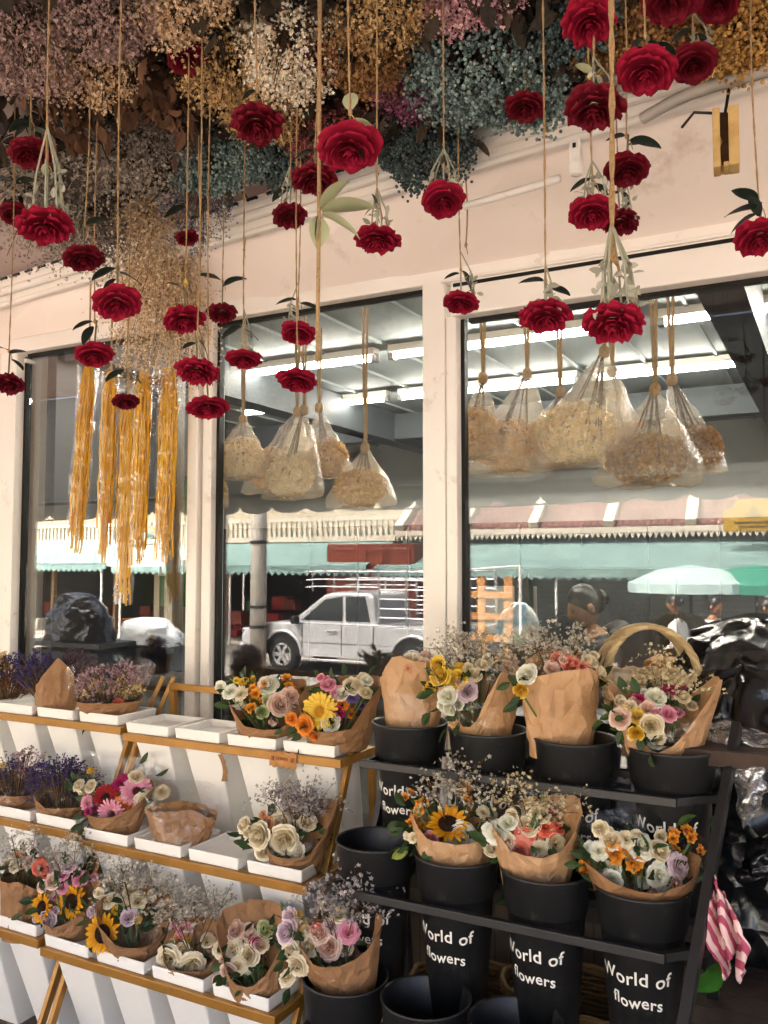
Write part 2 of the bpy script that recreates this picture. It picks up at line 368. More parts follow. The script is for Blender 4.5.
def lily_mesh(seed):
    r = random.Random(seed); mb = MB()
    for fl in range(3):
        M = Matrix.Translation((r.uniform(-.45, .45), r.uniform(-.45, .45), r.uniform(-.2, .2))) @ Matrix.Rotation(r.uniform(-.6, .6), 4, 'X') @ Matrix.Rotation(r.uniform(-.6, .6), 4, 'Y') @ Matrix.Rotation(r.uniform(0, 6), 4, 'Z')
        q = MB()
        for k in range(6):
            petal(q, 2 * math.pi * k / 6, .8 * r.uniform(.9, 1.1),   .62 if k % 2 else .46, R_(16 + r.uniform(-5, 8)), R_(62 + r.uniform(-15, 15)), .05, .02, nu=5, nv=6, point=1, cup=.25)
        for k in range(5):
            a = r.uniform(0, 6.28); q.tube([(0, 0, .1), (.08 * math.cos(a), .08 * math.sin(a), .4), (.18 * math.cos(a), .18 * math.sin(a), .62)], .016, 4, 1)
        for V, (Fs, mi), P in zip(q.V, q.Fc, q.P): pass
        base = 0
        VV = np.concatenate(q.V); PP = np.concatenate(q.P)
        for Fs, mi in q.Fc: pass
        n0 = mb.n; Mn = np.array(M); mb.V.append(VV @ Mn[:3, :3].T + Mn[:3, 3]); mb.P.append(PP); mb.pt = True; mb.n += len(VV)
        for Fs, mi in q.Fc: mb.Fc.append((Fs + n0, mi))
    return mb
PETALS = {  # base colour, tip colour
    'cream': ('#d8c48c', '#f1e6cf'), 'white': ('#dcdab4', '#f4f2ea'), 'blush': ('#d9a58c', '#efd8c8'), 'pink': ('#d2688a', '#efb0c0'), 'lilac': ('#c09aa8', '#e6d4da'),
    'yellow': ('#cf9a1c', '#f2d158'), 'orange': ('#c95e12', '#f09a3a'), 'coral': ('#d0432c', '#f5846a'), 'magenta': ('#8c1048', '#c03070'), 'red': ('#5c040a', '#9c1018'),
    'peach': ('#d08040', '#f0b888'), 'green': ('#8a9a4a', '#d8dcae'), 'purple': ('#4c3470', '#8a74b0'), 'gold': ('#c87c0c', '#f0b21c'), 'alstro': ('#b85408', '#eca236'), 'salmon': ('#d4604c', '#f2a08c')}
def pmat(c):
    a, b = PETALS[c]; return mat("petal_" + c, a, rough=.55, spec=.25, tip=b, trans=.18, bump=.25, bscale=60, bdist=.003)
CENTER = {'red': mat("gerbera_dark_center", ['#1c0b08', '#3a1812'], island=True), 'x': mat("gerbera_center", ['#7a4a20', '#c08a38'], island=True), 'sun': mat("sunflower_center", ['#1a0e07', '#3c2210', '#241409'], island=True, rough=.9), 'pinkc': mat("gerbera_plum_center", ['#40141c', '#7a3040'], island=True), 'yel': mat("gerbera_ochre_center", ['#b47814', '#d8a030'], island=True)}
_BL = {}
def bloom_mesh(kind, colour, var):
    key = (kind, colour, var)
    if key in _BL: return _BL[key]
    sd = var * 17 + 3
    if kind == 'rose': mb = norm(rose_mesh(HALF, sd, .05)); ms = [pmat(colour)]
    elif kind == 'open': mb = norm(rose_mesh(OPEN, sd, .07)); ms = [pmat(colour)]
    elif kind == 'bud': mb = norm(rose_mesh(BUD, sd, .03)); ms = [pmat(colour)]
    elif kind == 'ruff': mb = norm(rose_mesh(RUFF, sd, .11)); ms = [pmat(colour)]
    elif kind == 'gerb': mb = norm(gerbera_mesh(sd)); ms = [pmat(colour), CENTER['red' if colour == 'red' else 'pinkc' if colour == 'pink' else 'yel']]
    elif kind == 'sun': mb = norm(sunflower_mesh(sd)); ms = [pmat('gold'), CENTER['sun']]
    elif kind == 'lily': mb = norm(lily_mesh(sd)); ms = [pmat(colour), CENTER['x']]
    elif kind == 'ball':
        mb = MB(); p = rng.normal(size=(160, 3)); p /= np.linalg.norm(p, axis=1)[:, None]; mb.batch(GRAIN, p * .85, .2, axis=p); ms = [mat('billy_button', ['#b88a14', '#dcb42c'], island=True)]
    _BL[key] = mb.mesh(kind + "_bloom", ms); return _BL[key]
BNAME = {'rose': 'rose_bloom', 'open': 'rose_bloom', 'bud': 'rose_bud', 'ruff': 'carnation_bloom', 'gerb': 'gerbera_bloom', 'sun': 'sunflower_bloom', 'lily': 'lily_bloom', 'ball': 'button_bloom'}
def face(o, d, spin=None):
    q = Vector(d).to_track_quat('Z', 'Y'); o.rotation_mode = 'QUATERNION'
    from mathutils import Quaternion
    o.rotation_quaternion = q @ Quaternion((0, 0, 1), random.uniform(0, 6.28) if spin is None else spin)

# ==================================================================== THE PLACE: ground, shop, street
M_WHITE = mat('white_frame_paint', ['#ece4db', '#f3ede6'], rough=.45, scale=3, dirt=('#c0ae9e', 7, .60), bump=.08, bscale=80, bdist=.003)
M_WALL = mat('pinkish_wall_paint', ['#e6d8cd', '#eee2d8'], rough=.7, scale=2, dirt=('#c8b0a2', 4, .58), bump=.15, bscale=60, bdist=.004)
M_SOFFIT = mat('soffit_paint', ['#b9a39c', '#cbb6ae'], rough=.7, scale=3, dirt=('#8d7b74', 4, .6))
M_GASKET = mat('black_gasket', '#14130f', rough=.5)
M_DARKMET = mat('black_steel', ['#151516', '#202021'], rough=.42, spec=.5, scale=20, dirt=('#4a4842', 30, .66), bump=.1, bscale=90, bdist=.002)
M_GOLD = mat('gold_painted_steel', ['#8f6426', '#a87834'], rough=.38, spec=.5, scale=14, metal=.35, dirt=('#6a4718', 18, .64))
M_POT = mat('white_plastic_pot', ['#e6e2db', '#eeebe5'], rough=.35, spec=.45, scale=3, dirt=('#c2b9aa', 7, .64))
M_KRAFT = mat('kraft_paper', ['#86603e', '#9c7450', '#8e6844'], rough=.55, spec=.3, scale=9, bump=.5, bscale=40, bdist=.006, bkind='voronoi', trans=.10)
M_KRAFT_LIT = mat('lit_kraft_paper', ['#b0845a', '#c49a70', '#b98e62'], rough=.5, spec=.35, scale=9, bump=.5, bscale=38, bdist=.006, bkind='voronoi', trans=.12)  # same paper, paler: brighter light on the right put into its colour
M_CELLO = clear_mat('cellophane', .035, rough=.08, bump=.6, bscale=26, edge=.07)
M_GLASS = clear_mat('window_glass', .042, tint=(.95, .97, .96), rough=0, edge=.12)
M_BAG = clear_mat('milky_bag_film', .02, tint=(.98, .95, .9), rough=.1, bump=.9, bscale=30, milk=.22, milkcol=(.95, .84, .68), edge=.10)
M_BLACK = mat('black_bucket_plastic', ['#161617', '#1c1c1d'], rough=.42, spec=.45, scale=12, dirt=('#45443f', 34, .60), bump=.06, bscale=120, bdist=.002)
M_LEAF = mat('bouquet_leaf', ['#1f2f17', '#3c5228', '#2a3b20'], island=True, rough=.5, trans=.15)
M_LEAFD = mat('dark_cloth_leaf', ['#18221a', '#26332a'], rough=.6, scale=8)
M_LEAFP = mat('pale_cloth_leaf', ['#a8ac86', '#c2c4a0'], rough=.65, scale=12, trans=.2)
M_STEMG = mat('grey_green_stem', ['#8f8f7a', '#a9a894'], rough=.7, scale=20)
M_JUTE = mat('jute_string', ['#94734c', '#b2926a', '#785a36'], rough=.95, scale=160, bump=.8, bscale=300, bdist=.004)
M_TWIG = mat('dry_twig', ['#4a3a28', '#6b5438'], rough=.9, island=True)

# ground: one sheet to the horizon (street level), raised pavement in front of and under the shop
def slab(name, x0, x1, y0, y1, z, m, kind='structure', th=None):
    mb = MB()
    if th is None: mb.add([(x0, y0, z), (x1, y0, z), (x1, y1, z), (x0, y1, z)], [(0, 1, 2, 3)])
    else: mb.box(((x0 + x1) / 2, (y0 + y1) / 2, z - th / 2), (x1 - x0, y1 - y0, th))
    return tag(mb.build(name, m), kind=kind)
SZ = -0.45
slab('ground', -600, 600, -600, 600, SZ - .02, mat('ground_earth', ['#8a8378', '#9c958a'], scale=.3, rough=.9))
slab('road', -80, 80, -14.2, -4.6, SZ, mat('road_concrete', ['#7c7872', '#8e8a83', '#726e69'], scale=.8, rough=.85, dirt=('#77726b', 1.2, .6)))
slab('pavement', -80, 80, -4.6, 0.12, 0, brick_mat('pavement_brick', '#5d5148', '#6d6056', '#463d36', 5, .5, .25), th=.44)
slab('far_pavement', -80, 80, -17.0, -14.2, SZ + .12, mat('far_pave', ['#8d867c', '#9b948a'], scale=2, rough=.9), th=.13)

# the shop
GL = [-3.363, -2.304, -1.232, -.105, .98, 2.05]       # window bars along the front
shop = thing('flower_shop', (0, 0, 0), 'flower shop front with white framed windows and pinkish cream fascia', 'shop')
mb = MB()                                            # walls, fascia and upper storey
mb.box((-5.2, .1, 1.4), (3.62, .2, 3.4))
mb.box((5.2, .1, 1.4), (6.4, .2, 3.4))
mb.box((0, .1, 4.4), (14, .2, 2.6))
mb.box((0, 2.6, 5.6), (14, 5.4, .2))
mb.box((-7, 2.6, 2.4), (.2, 5.0, 6.2)); mb.box((7, 2.6, 2.4), (.2, 5.0, 6.2))
mb.build('wall', M_WALL, shop)
mb = MB(); mb.box((-.7, -.02, .68), (5.45, .13, .05)); mb.build('window_sill', mat('dark_stone', ['#3a332d', '#4a4139'], scale=8, rough=.7), shop)
mb = MB(); mb.box((-.7, .12, .33), (5.4, .16, .66)); mb.build('plinth', brick_mat('plinth_brick', '#6f6152', '#82725f', '#4d443a', 9, .5, .22), shop)
mb = MB(); mb.box((0, 5.1, 1.6), (13.8, .1, 3.0)); mb.build('back_wall', mat('inner_wall', ['#b0b3b0', '#bdbfbb'], scale=1.5, rough=.8), shop)
mb = MB(); mb.box((0, 4.99, 1.09), (13.7, .1, 2.06))  # dark panel added to dim the lower interior behind the mirrored street
for k in range(24): mb.box((-6.7 + k * .58, 4.93, 1.09), (.03, .04, 2.0))
mb.build('dark_backing', mat('dark_backing_paint', ['#24262a', '#303338'], scale=3, rough=.6), shop)
mb = MB(); mb.box((0, 2.6, .03), (13.8, 4.9, .05)); mb.build('floor', mat('shop_floor', ['#2b2a28', '#363431'], scale=2, rough=.5), shop)
mb = MB(); mb.box((0, 2.6, 2.99), (13.8, 4.9, .06))
for k in range(34): mb.box((-6.6 + k * .4, 2.6, 2.952), (.016, 4.9, .016))
mb.build('ceiling', mat('ceiling_panels', ['#848b8b', '#949b9a'], scale=1.2, rough=.8, spec=.15), shop)
mb = MB()
for x in (-3.2, -.35, 2.2): mb.box((x, 2.6, 2.83), (.16, 4.9, .23))
mb.box((0, 3.4, 2.83), (13.8, .14, .2)); mb.build('ceiling_beam', mat('dark_beam', ['#33383b', '#3d4347'], scale=3), shop)
# fascia between window head and gutter: leans out to the right
G0, G1 = Vector((-4.6, .06, 2.985)), Vector((2.4, -.73, 2.985)) 
def gut(x): return G0 + (G1 - G0) * ((x - G0.x) / (G1.x - G0.x))
mb = MB(); xs = np.linspace(-4.4, 2.2, 12)
P = np.zeros((2, 12, 3)); 
for i, x in enumerate(xs): P[0, i] = (x, -.012, 2.735); P[1, i] = gut(x) + Vector((0, .04, -.012))
mb.grid(P); Q = P.copy(); Q[:, :, 1] += .05; mb.grid(Q[::-1]); mb.build('fascia', M_WALL, shop)
# gutter rail: stepped profile with a round lip
mb = MB(); d = (G1 - G0).normalized(); nrm = Vector((d.y, -d.x, 0))
for off, z, w, h in ((.03, 2.955, .05, .05), (.055, 3.0, .07, .035), (.02, 3.035, .10, .03)):
    mb.beam(G0 + nrm * off + Vector((0, 0, z - 2.985)), G1 + nrm * off + Vector((0, 0, z - 2.985)), w, h)
mb.tube([G0 + nrm * .085 + Vector((0, 0, -.012)), G1 + nrm * .085 + Vector((0, 0, -.012))], .018, 10)
mb.tube([G0 + nrm * .05 + Vector((0, 0, -.055)), G1 + nrm * .05 + Vector((0, 0, -.055))], .012, 8)
mb.build('gutter_rail', M_WHITE, shop, bevel=.004)
mb = MB(); pts = []
for k in range(70):
    for f, o in ((0, 0), (.06, .05), (.5, .05), (.56, 0)): pts.append(gut(-4.3 + (k + f) * .095) + nrm * (.025 + o) + Vector((0, 0, .054)))
mb.tube(pts, .0065, 4)
mb.build('gutter_slot', M_GASKET, shop)
# soffit over the display
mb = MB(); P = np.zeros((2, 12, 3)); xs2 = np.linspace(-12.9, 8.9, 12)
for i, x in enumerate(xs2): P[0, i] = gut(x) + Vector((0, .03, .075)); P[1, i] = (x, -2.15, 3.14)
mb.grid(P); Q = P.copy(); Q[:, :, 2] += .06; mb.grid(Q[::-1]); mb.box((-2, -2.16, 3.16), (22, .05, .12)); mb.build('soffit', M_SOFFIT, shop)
# window frames and panes
mb = MB()
for x in GL[1:]: mb.box((x, -.012, 1.69), (.085 if x > -2 else .052, .085, 2.08))
mb.box((GL[0] - .05, -.012, 1.69), (.11, .085, 2.08))
mb.box((GL[1] + .064, -.006, 1.69), (.045, .07, 2.07))
mb.box((-.7, -.014, 2.758), (5.45, .078, .07))
mb.box(((GL[2] + 2.0) / 2 + .02, -.03, 2.655), (2.0 - GL[2] - .1, .07, .12)); mb.box((.4, -.036, 2.723), (3.2, .06, .012))
mb.box((GL[2] + .065, -.02, 1.65), (.04, .06, 1.9))
mb.box((GL[0] + .025, 0.0, 2.69), (.02, .05, .02))
mb.build('window_frame', M_WHITE, shop, bevel=.005)
mb = MB()
for a in (GL[0] + .012, GL[1] - .034, GL[1] + .034, GL[1] + .094, GL[2] - .05, GL[2] + .092, GL[3] - .05): mb.box((a, .006, 1.69), (.014, .03, 2.04))
for a, b, z in ((GL[0], GL[1], 2.716), (GL[1], GL[2], 2.716), (GL[2] + .09, GL[3], 2.588), (GL[3], GL[4], 2.588)): mb.box(((a + b) / 2, .004, z), (b - a - .05, .03, .014))
mb.box((.4, -.066, 2.70), (3.1, .006, .012))
mb.build('gasket', M_GASKET, shop)
for a, b in zip(GL[:-1], GL[1:]):
    mb = MB(); mb.box(((a + b) / 2, .014, 1.69), (b - a - .04, .006, 2.06)); mb.build('window_pane', M_GLASS, shop)
mb = MB(); mb.box((-3.30, .55, 1.4), (.06, .9, 2.7)); mb.box((-2.98, .62, 1.4), (.05, .06, 2.6)); mb.build('inner_post', M_DARKMET, shop)
mb = MB(); mb.box((-3.12, .9, 1.4), (.42, .03, 2.6)); mb.build('inner_panel', mat('inner_panel_paint', ['#8a8d8a', '#9a9c98'], scale=2), shop)
# fluorescent battens
LIT = emit_mat('lit_tube', '#fff6ea', 13.0)
for i, (x, y, lab) in enumerate(((-2.9, 1.45, 'lit white fluorescent tube on the shop ceiling behind the yellow garlands'), (-1.55, 1.45, 'long lit fluorescent tube seen through the middle window, upper row'), (-.1, 1.45, 'lit fluorescent tube under the ceiling behind the right window, upper row'), (1.3, 1.45, 'lit fluorescent tube at the right edge of the shop ceiling'),
        (-3.4, 2.55, 'rear lit tube on the ceiling far behind the left window'), (-2.05, 2.55, 'rear lit tube in the lower row behind the middle window'), (-.7, 2.55, 'rear lit tube in the lower row behind the cream bags of the right window'), (.65, 2.55, 'rear lit tube in the lower row behind the brown bags'))):
    t = thing('ceiling_light', (x, y, 2.9), lab, 'light', 'fluorescent ceiling tubes')
    mb = MB(); mb.box((0, 0, .03), (1.26, .07, .04)); mb.build('batten', M_WHITE, t)
    mb = MB(); mb.tube([(-.6, 0, -.01), (.6, 0, -.01)], .012, 10); mb.build('tube', LIT, t, smooth=True)
    mb = MB(); mb.box((-.62, 0, -.005), (.03, .04, .045)); mb.box((.62, 0, -.005), (.03, .04, .045)); mb.build('lamp_holder', mat('grey_holder', '#9a9a96'), t)
# fabric awning over the pavement, scalloped edge (mirrored in the panes)
aw = thing('shop_awning', (0, -2.2, 3.1), 'grey fabric awning with scalloped valance over the pavement', 'awning')
AM = mat('awning_cloth', ['#6c7070', '#7a7e7c'], scale=2, rough=.8, trans=.12)
mb = MB(); mb.add([(-13, 0, 0), (9, 0, 0), (9, -1.35, -.72), (-13, -1.35, -.72)], [(0, 1, 2, 3)]); mb.build('canopy', AM, aw)
mb = MB(); n = 62; poly = [(-13, 0), (9, 0)]
for k in range(n):
    for j in range(8):
        a = math.pi * j / 8; xx = 9 - 22 / n * (k + .5 - .5 * math.cos(a)); poly.append((xx, -.13 - .07 * math.sin(a)))
mb.prism(poly[2:] [::-1] + [(9, 0), (-13, 0)], -.002, .002); mb.build('valance', mat('valance_cloth', ['#a4a8a6', '#b0b4b1'], scale=2, rough=.8, trans=.45), aw, loc=(0, -1.353, -.72))
mb = MB()
for x in (-12.9, -8, 3.4, 8.9): mb.beam((x, .02, -.02), (x, -1.34, -.74), .03, .03)
mb.beam((-13, -1.33, -.745), (9, -1.33, -.745), .03, .03); mb.build('frame', M_DARKMET, aw)

# ==================================================================== street on the other side (seen mirrored in the panes)
def mir(p): return Vector((p.x, -p.y, p.z))
def vz(u, v, z):      # a point of the mirrored street: where the sight line meets height z beyond the panes, brought back to its real side
    r = ray(u, v); return mir(CAMP + r * ((z - CAM_H) / r.z))
def vy(u, v, y): return mir(at_y(u, v, y))
# pickup truck
def make_truck(loc):
    t = thing('pickup_truck', loc, 'silver grey pickup truck with roof rack parked across the street', 'truck')
    paint = mat('silver_paint', ['#b4b6b8', '#bec0c2'], rough=.3, spec=.5, metal=.45, coat=.4, scale=2)
    dark = mat('tyre_rubber', '#1b1b1c', rough=.8); tint = mat('tinted_glass', ['#1d2326', '#2c3336'], rough=.08, spec=.7, scale=1)
    chrome = mat('chrome', '#c8cacb', rough=.2, metal=.9); black = mat('black_trim', '#161616', rough=.5)
    wx, rx, wr = -1.45, 1.45, .36
    def arch(cx, r): return [(cx + r * math.cos(a), .36 + r * math.sin(a)) for a in np.linspace(math.pi, 0, 11)]
    low = [(-2.45, .42)] + arch(wx, .46) + [(wx + .46, .36), (rx - .46, .36)] + arch(rx, .46) + [(2.5, .45), (2.52, 1.0), (.55, 1.02), (-1.25, 1.02), (-1.9, .98), (-2.35, .86), (-2.48, .7)]
    y0, y1 = -.88, .88
    mb = MB(); mb.prism(low, y0, y1); mb.build('body', paint, t, bevel=.05)
    mb = MB(); cab = [(-1.35, 1.0), (-.55, 1.56), (-.3, 1.62), (.45, 1.62), (.58, 1.56), (.66, 1.0)]; mb.prism(cab, -.76, .76); mb.build('cab', paint, t, bevel=.06)
    for sgn in (-1, 1):
        a, b = sorted((sgn * .755, sgn * .775))
        for nm, pl in (('window', [(-1.05, 1.05), (-.5, 1.47), (-.12, 1.53), (-.12, 1.05)]), ('window', [(-.04, 1.05), (-.04, 1.53), (.38, 1.53), (.5, 1.05)])):
            mb = MB(); mb.prism(pl, a, b); mb.build(nm, tint, t)
        a, b = sorted((sgn * .882, sgn * .889))
        mb = MB()
        for z in (.62, .985): mb.prism([(-1.2, z), (2.45, z), (2.45, z + .008), (-1.2, z + .008)], a, b)
        for x in (-.98, -.08, .62): mb.prism([(x, .42), (x + .012, .42), (x + .012, .99), (x, .99)], a, b)
        mb.build('door_seam', black, t)
        mb = MB(); mb.box((-.28, sgn * .9, .86), (.2, .05, .05)); mb.build('handle', chrome, t, bevel=.01)
        mb = MB(); mb.box((-1.08, sgn * .98, 1.06), (.12, .18, .16)); mb.build('mirror', black, t, bevel=.03)
        mb = MB(); mb.beam((-.95, sgn * .9, .3), (.95, sgn * .9, .3), .12, .05); mb.build('side_step', chrome, t, bevel=.01)
        for cx in (wx, rx):
            mb = MB(); mb.lathe([(.2, -.1), (.3, -.11), (.35, -.08), (.36, 0), (.35, .08), (.3, .11), (.2, .1)], 28)
            V = mb.V[0]; mb.V[0] = V[:, [0, 2, 1]]
            w = mb.build('wheel', dark, t, smooth=True, loc=(cx, sgn * .78, .36))
            mb = MB()
            for k in range(6):
                a = math.pi * k / 3; mb.beam((.04 * math.cos(a), sgn * .1, .04 * math.sin(a)), (.22 * math.cos(a), sgn * .1, .22 * math.sin(a)), .07, .03, up=(0, 1, 0))
            mb.tube([(.21 * math.cos(a), sgn * .09, .21 * math.sin(a)) for a in np.linspace(0, 2 * math.pi, 25)], .022, 6, cap=False)
            mb.tube([(0, sgn * .05, 0), (0, sgn * .13, 0)], .06, 10); mb.build('rim', chrome, w)
            mb = MB(); mb.tube([(cx + .47 * math.cos(a), sgn * .885, .36 + .47 * math.sin(a)) for a in np.linspace(math.pi, 0, 15)], .035, 8); mb.build('wheel_flare', paint, t, smooth=True)
            mb = MB(); mb.prism(arch(cx, .44), *sorted((sgn * .60, sgn * .884))); mb.build('wheel_well', black, t)
    mb = MB(); mb.prism([(-1.28, 1.05), (-.62, 1.53), (-.6, 1.5), (-1.22, 1.03)], -.7, .7); mb.build('windscreen', tint, t)
    for sy in (-.7, .7):
        mb = MB(); mb.box((-2.38, sy, .78), (.2, .3, .16)); mb.build('headlight', chrome, t, bevel=.04)
    mb = MB(); mb.box((-2.47, 0, .45), (.14, 1.7, .2)); mb.build('bumper', paint, t, bevel=.04)
    mb = MB()                                          # rack over cab and cargo bed
    for sy in (-.82, .82):
        for z in (1.15, 1.32, 1.5, 1.68, 1.86, 2.02): mb.tube([(.72, sy, z), (2.45, sy, z)], .016, 6)
        for x in (.72, 1.3, 1.9, 2.45): mb.tube([(x, sy, 1.0), (x, sy, 2.04)], .028, 6)
        for z in (1.72, 1.86, 2.02): mb.tube([(-.95, sy * .95, z - .02), (-.7, sy * .95, z), (.72, sy, z)], .015, 6)
        for x in (-.8, -.3, .2): mb.tube([(x, sy * .95, 1.62), (x, sy * .95, 2.0)], .014, 6)
    for x in np.linspace(-.9, 2.4, 9): mb.tube([(x, -.82, 2.02), (x, .82, 2.02)], .014, 6)
    mb.build('rack', chrome, t)
    return t
pw = vz(284, 672, SZ)
make_truck((pw.x + 1.45, pw.y - .78, SZ))
# concrete pole
pp = vz(257, 672, SZ)
pole = thing('utility_pole', pp, 'grey concrete utility pole beside the silver pickup', 'pole')
mb = MB(); mb.tube([(0, 0, 0), (0, 0, 3.5), (0, 0, 8)], [.17, .155, .12], 16); mb.build('shaft', mat('pole_concrete', ['#a49f95', '#b5b0a5', '#948f86'], scale=3, rough=.9), pole, smooth=True)
mb = MB()
for z in (.9, 1.3, 2.6): mb.lathe([(.18, -.03), (.185, -.03), (.185, .03), (.18, .03)], 16, (0, 0, z))
mb.build('band', M_DARKMET, pole)
# row of shophouses opposite
FY = -16.6
def shophouse(x0, x1, h, wallc, aw_z, label, rooftile=False, balus=False, stock=0, shutter=False):
    t = thing('shophouse', ((x0 + x1) / 2, FY, SZ), label, 'building', 'shophouses across the street'); w = x1 - x0; r = random.Random(int(x0 * 10))
    wm = mat('shop_wall_' + wallc[1:], [wallc], scale=1, dirt=('#7c7364', 1.3, .56))
    mb = MB(); mb.box((0, -2.5, h / 2 + 1.35), (w - .02, 5, h - 2.7)); mb.box((-w / 2 + .15, -.2, 1.35), (.3, .5, 2.7)); mb.box((w / 2 - .15, -.2, 1.35), (.3, .5, 2.7));     mb.build('wall', wm, t)
    mb = MB(); mb.box((0, -3.8, 1.35), (w - .04, .1, 2.68)); mb.box((0, -2.0, .01), (w - .04, 3.5, .02)); mb.build('back_room', mat('shaded_room', ['#2a2622', '#3a342e'], scale=2), t)  # shade inside the shops put into a dark wall and floor colour
    if balus:
        mb = MB(); mb.box((0, .5, 3.3), (w, .12, .1)); mb.box((0, .4, 2.78), (w, .9, .14))
        for k in range(int(w / .16)): mb.box((-w / 2 + .08 + k * .16, .5, 3.05), (.075, .075, .42))
        mb.build('balustrade', mat('white_render', ['#b4ac9c', '#c2baaa'], scale=2), t)
    if rooftile:
        mb = MB(); n = 60
        P = np.zeros((10, n * 2, 3))
        for i in range(10):
            for j in range(n * 2):
                xx = -w / 2 + w * j / (n * 2 - 1); P[i, j] = (xx, 1.0 - i * .11, 2.95 + i * .08 + .02 * math.sin(j * 1.6) - (.02 if i % 2 else 0))
        mb.grid(P); mb.build('roof', brick_mat('clay_tile', '#7a5048', '#96695e', '#4a322d', 3.2, .45, .5, ms=.06), t)
        for k in range(6):
            f = MB(); f.beam((-w / 2 + .1 + k * (w - .2) / 5, 1.02, 3.0), (-w / 2 + .1 + k * (w - .2) / 5, .0, 3.76), .22, .16); f.build('roof_ridge', mat('white_render', ''), t)
        mb = MB(); mb.box((0, 1.02, 2.88), (w, .05, .12))
        for k in range(int(w / .12)): mb.prism([(-w / 2 + k * .12, 2.82), (-w / 2 + k * .12 + .12, 2.82), (-w / 2 + k * .12 + .06, 2.7)], 1.0, 1.03)
        mb.build('eave_trim', mat('white_render', ''), t)
    for k in range(3):
        f = MB(); f.box((-w / 3 + k * w / 3, .02, h - 1.4), (w / 4.5, .06, 1.5)); f = f.build('window', mat('white_render', ''), t)
        p_ = MB(); p_.box((-w / 3 + k * w / 3, .055, h - 1.4), (w / 4.5 - .16, .03, 1.34)); p_.build('pane', mat('far_glass', ['#39464a', '#55646a'], rough=.1, scale=.6), f)
    am = mat('teal_awning_cloth', ['#6c8a87', '#829d99'], scale=1.2, rough=.85, trans=.08, dirt=('#5e706c', 2.2, .55))
    mb = MB(); zt, zb, dpt = aw_z + .72, aw_z - .18, 2.2
    mb.add([(-w / 2 + .05, .03, zt), (w / 2 - .05, .03, zt), (w / 2 - .05, dpt, zb), (-w / 2 + .05, dpt, zb), (-w / 2 + .05, dpt, zb - .16), (w / 2 - .05, dpt, zb - .16)], [(0, 1, 2, 3), (3, 2, 5, 4)])
    k = int(w / .2)
    for j in range(k): mb.prism([(-w / 2 + .05 + j * .2, zb - .16), (-w / 2 + .25 + j * .2, zb - .16), (-w / 2 + .15 + j * .2, zb - .25)], dpt - .004, dpt + .004)
    mb.build('awning', am, t)
    mb = MB()
    for xx in (-w / 2 + .3, 0, w / 2 - .3): mb.tube([(xx, dpt - .1, .1), (xx, dpt - .1, zb)], .03, 8)
    mb.build('awning_post', mat('far_post', '#c8c8c2'), t)
    mb = MB()
    if shutter:
        for k in range(22): mb.box((0, -.1, .12 + k * .12), (w - .7, .04 + .02 * (k % 2), .11))
        mb.build('shutter', mat('grey_shutter', ['#7b807c', '#8a8f8a'], scale=2), t)
    else:
        mb.box((-w * .22, -.05, 1.35), (.14, .12, 2.7)); mb.box((w * .2, -.05, 1.35), (.1, .12, 2.7)); mb.build('door_post', mat('wood_post', ['#8d6f4e', '#a3845e'], scale=3), t)
        cols = [mat('crate_goods_' + c[1:], c) for c in ('#b0342a', '#c88a3c', '#d8cfc0', '#3d6a48', '#7c3b2a')]
        for k in range(stock):
            s_ = r.uniform(.15, .4); mb = MB(); xx = r.uniform(-w / 2 + .5, w / 2 - .5); zz = r.choice((.1, .1, .5, .9)); mb.box((xx, r.uniform(-1.2, .9), zz + s_ / 2), (s_ * 1.3, s_, s_)); mb.build('shop_stock', r.choice(cols), t, bevel=.02)
    return t
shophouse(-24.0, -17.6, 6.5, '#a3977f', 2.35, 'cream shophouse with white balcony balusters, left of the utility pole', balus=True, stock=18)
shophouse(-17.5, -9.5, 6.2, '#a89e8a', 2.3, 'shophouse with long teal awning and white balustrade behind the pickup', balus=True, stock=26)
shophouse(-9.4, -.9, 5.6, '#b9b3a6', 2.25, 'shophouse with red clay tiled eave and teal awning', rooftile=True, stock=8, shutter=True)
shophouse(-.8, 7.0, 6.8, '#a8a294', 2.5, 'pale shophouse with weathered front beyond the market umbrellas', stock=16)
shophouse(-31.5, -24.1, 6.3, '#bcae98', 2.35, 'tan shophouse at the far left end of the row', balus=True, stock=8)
# red-brown wardrobe standing on the far pavement
wp = vy(375, 580, 14.9)
wd = thing('wardrobe', (wp.x, wp.y, SZ + .12), 'red brown wooden wardrobe standing behind the pickup rack', 'wardrobe')
wm = mat('red_wood', ['#5e2a1b', '#743624', '#4c2014'], scale=5, rough=.4)
mb = MB(); mb.box((0, 0, 1.25), (2.3, .6, 2.5)); mb.build('carcass', wm, wd, bevel=.02)
for k in (-1, 1):
    f = MB(); f.box((k * .56, .31, 1.3), (1.0, .04, 2.2)); f = f.build('door', wm, wd, bevel=.02); mb = MB(); mb.box((k * .15, .345, 1.3), (.04, .03, .3)); mb.build('handle', mat('chrome', ''), f)
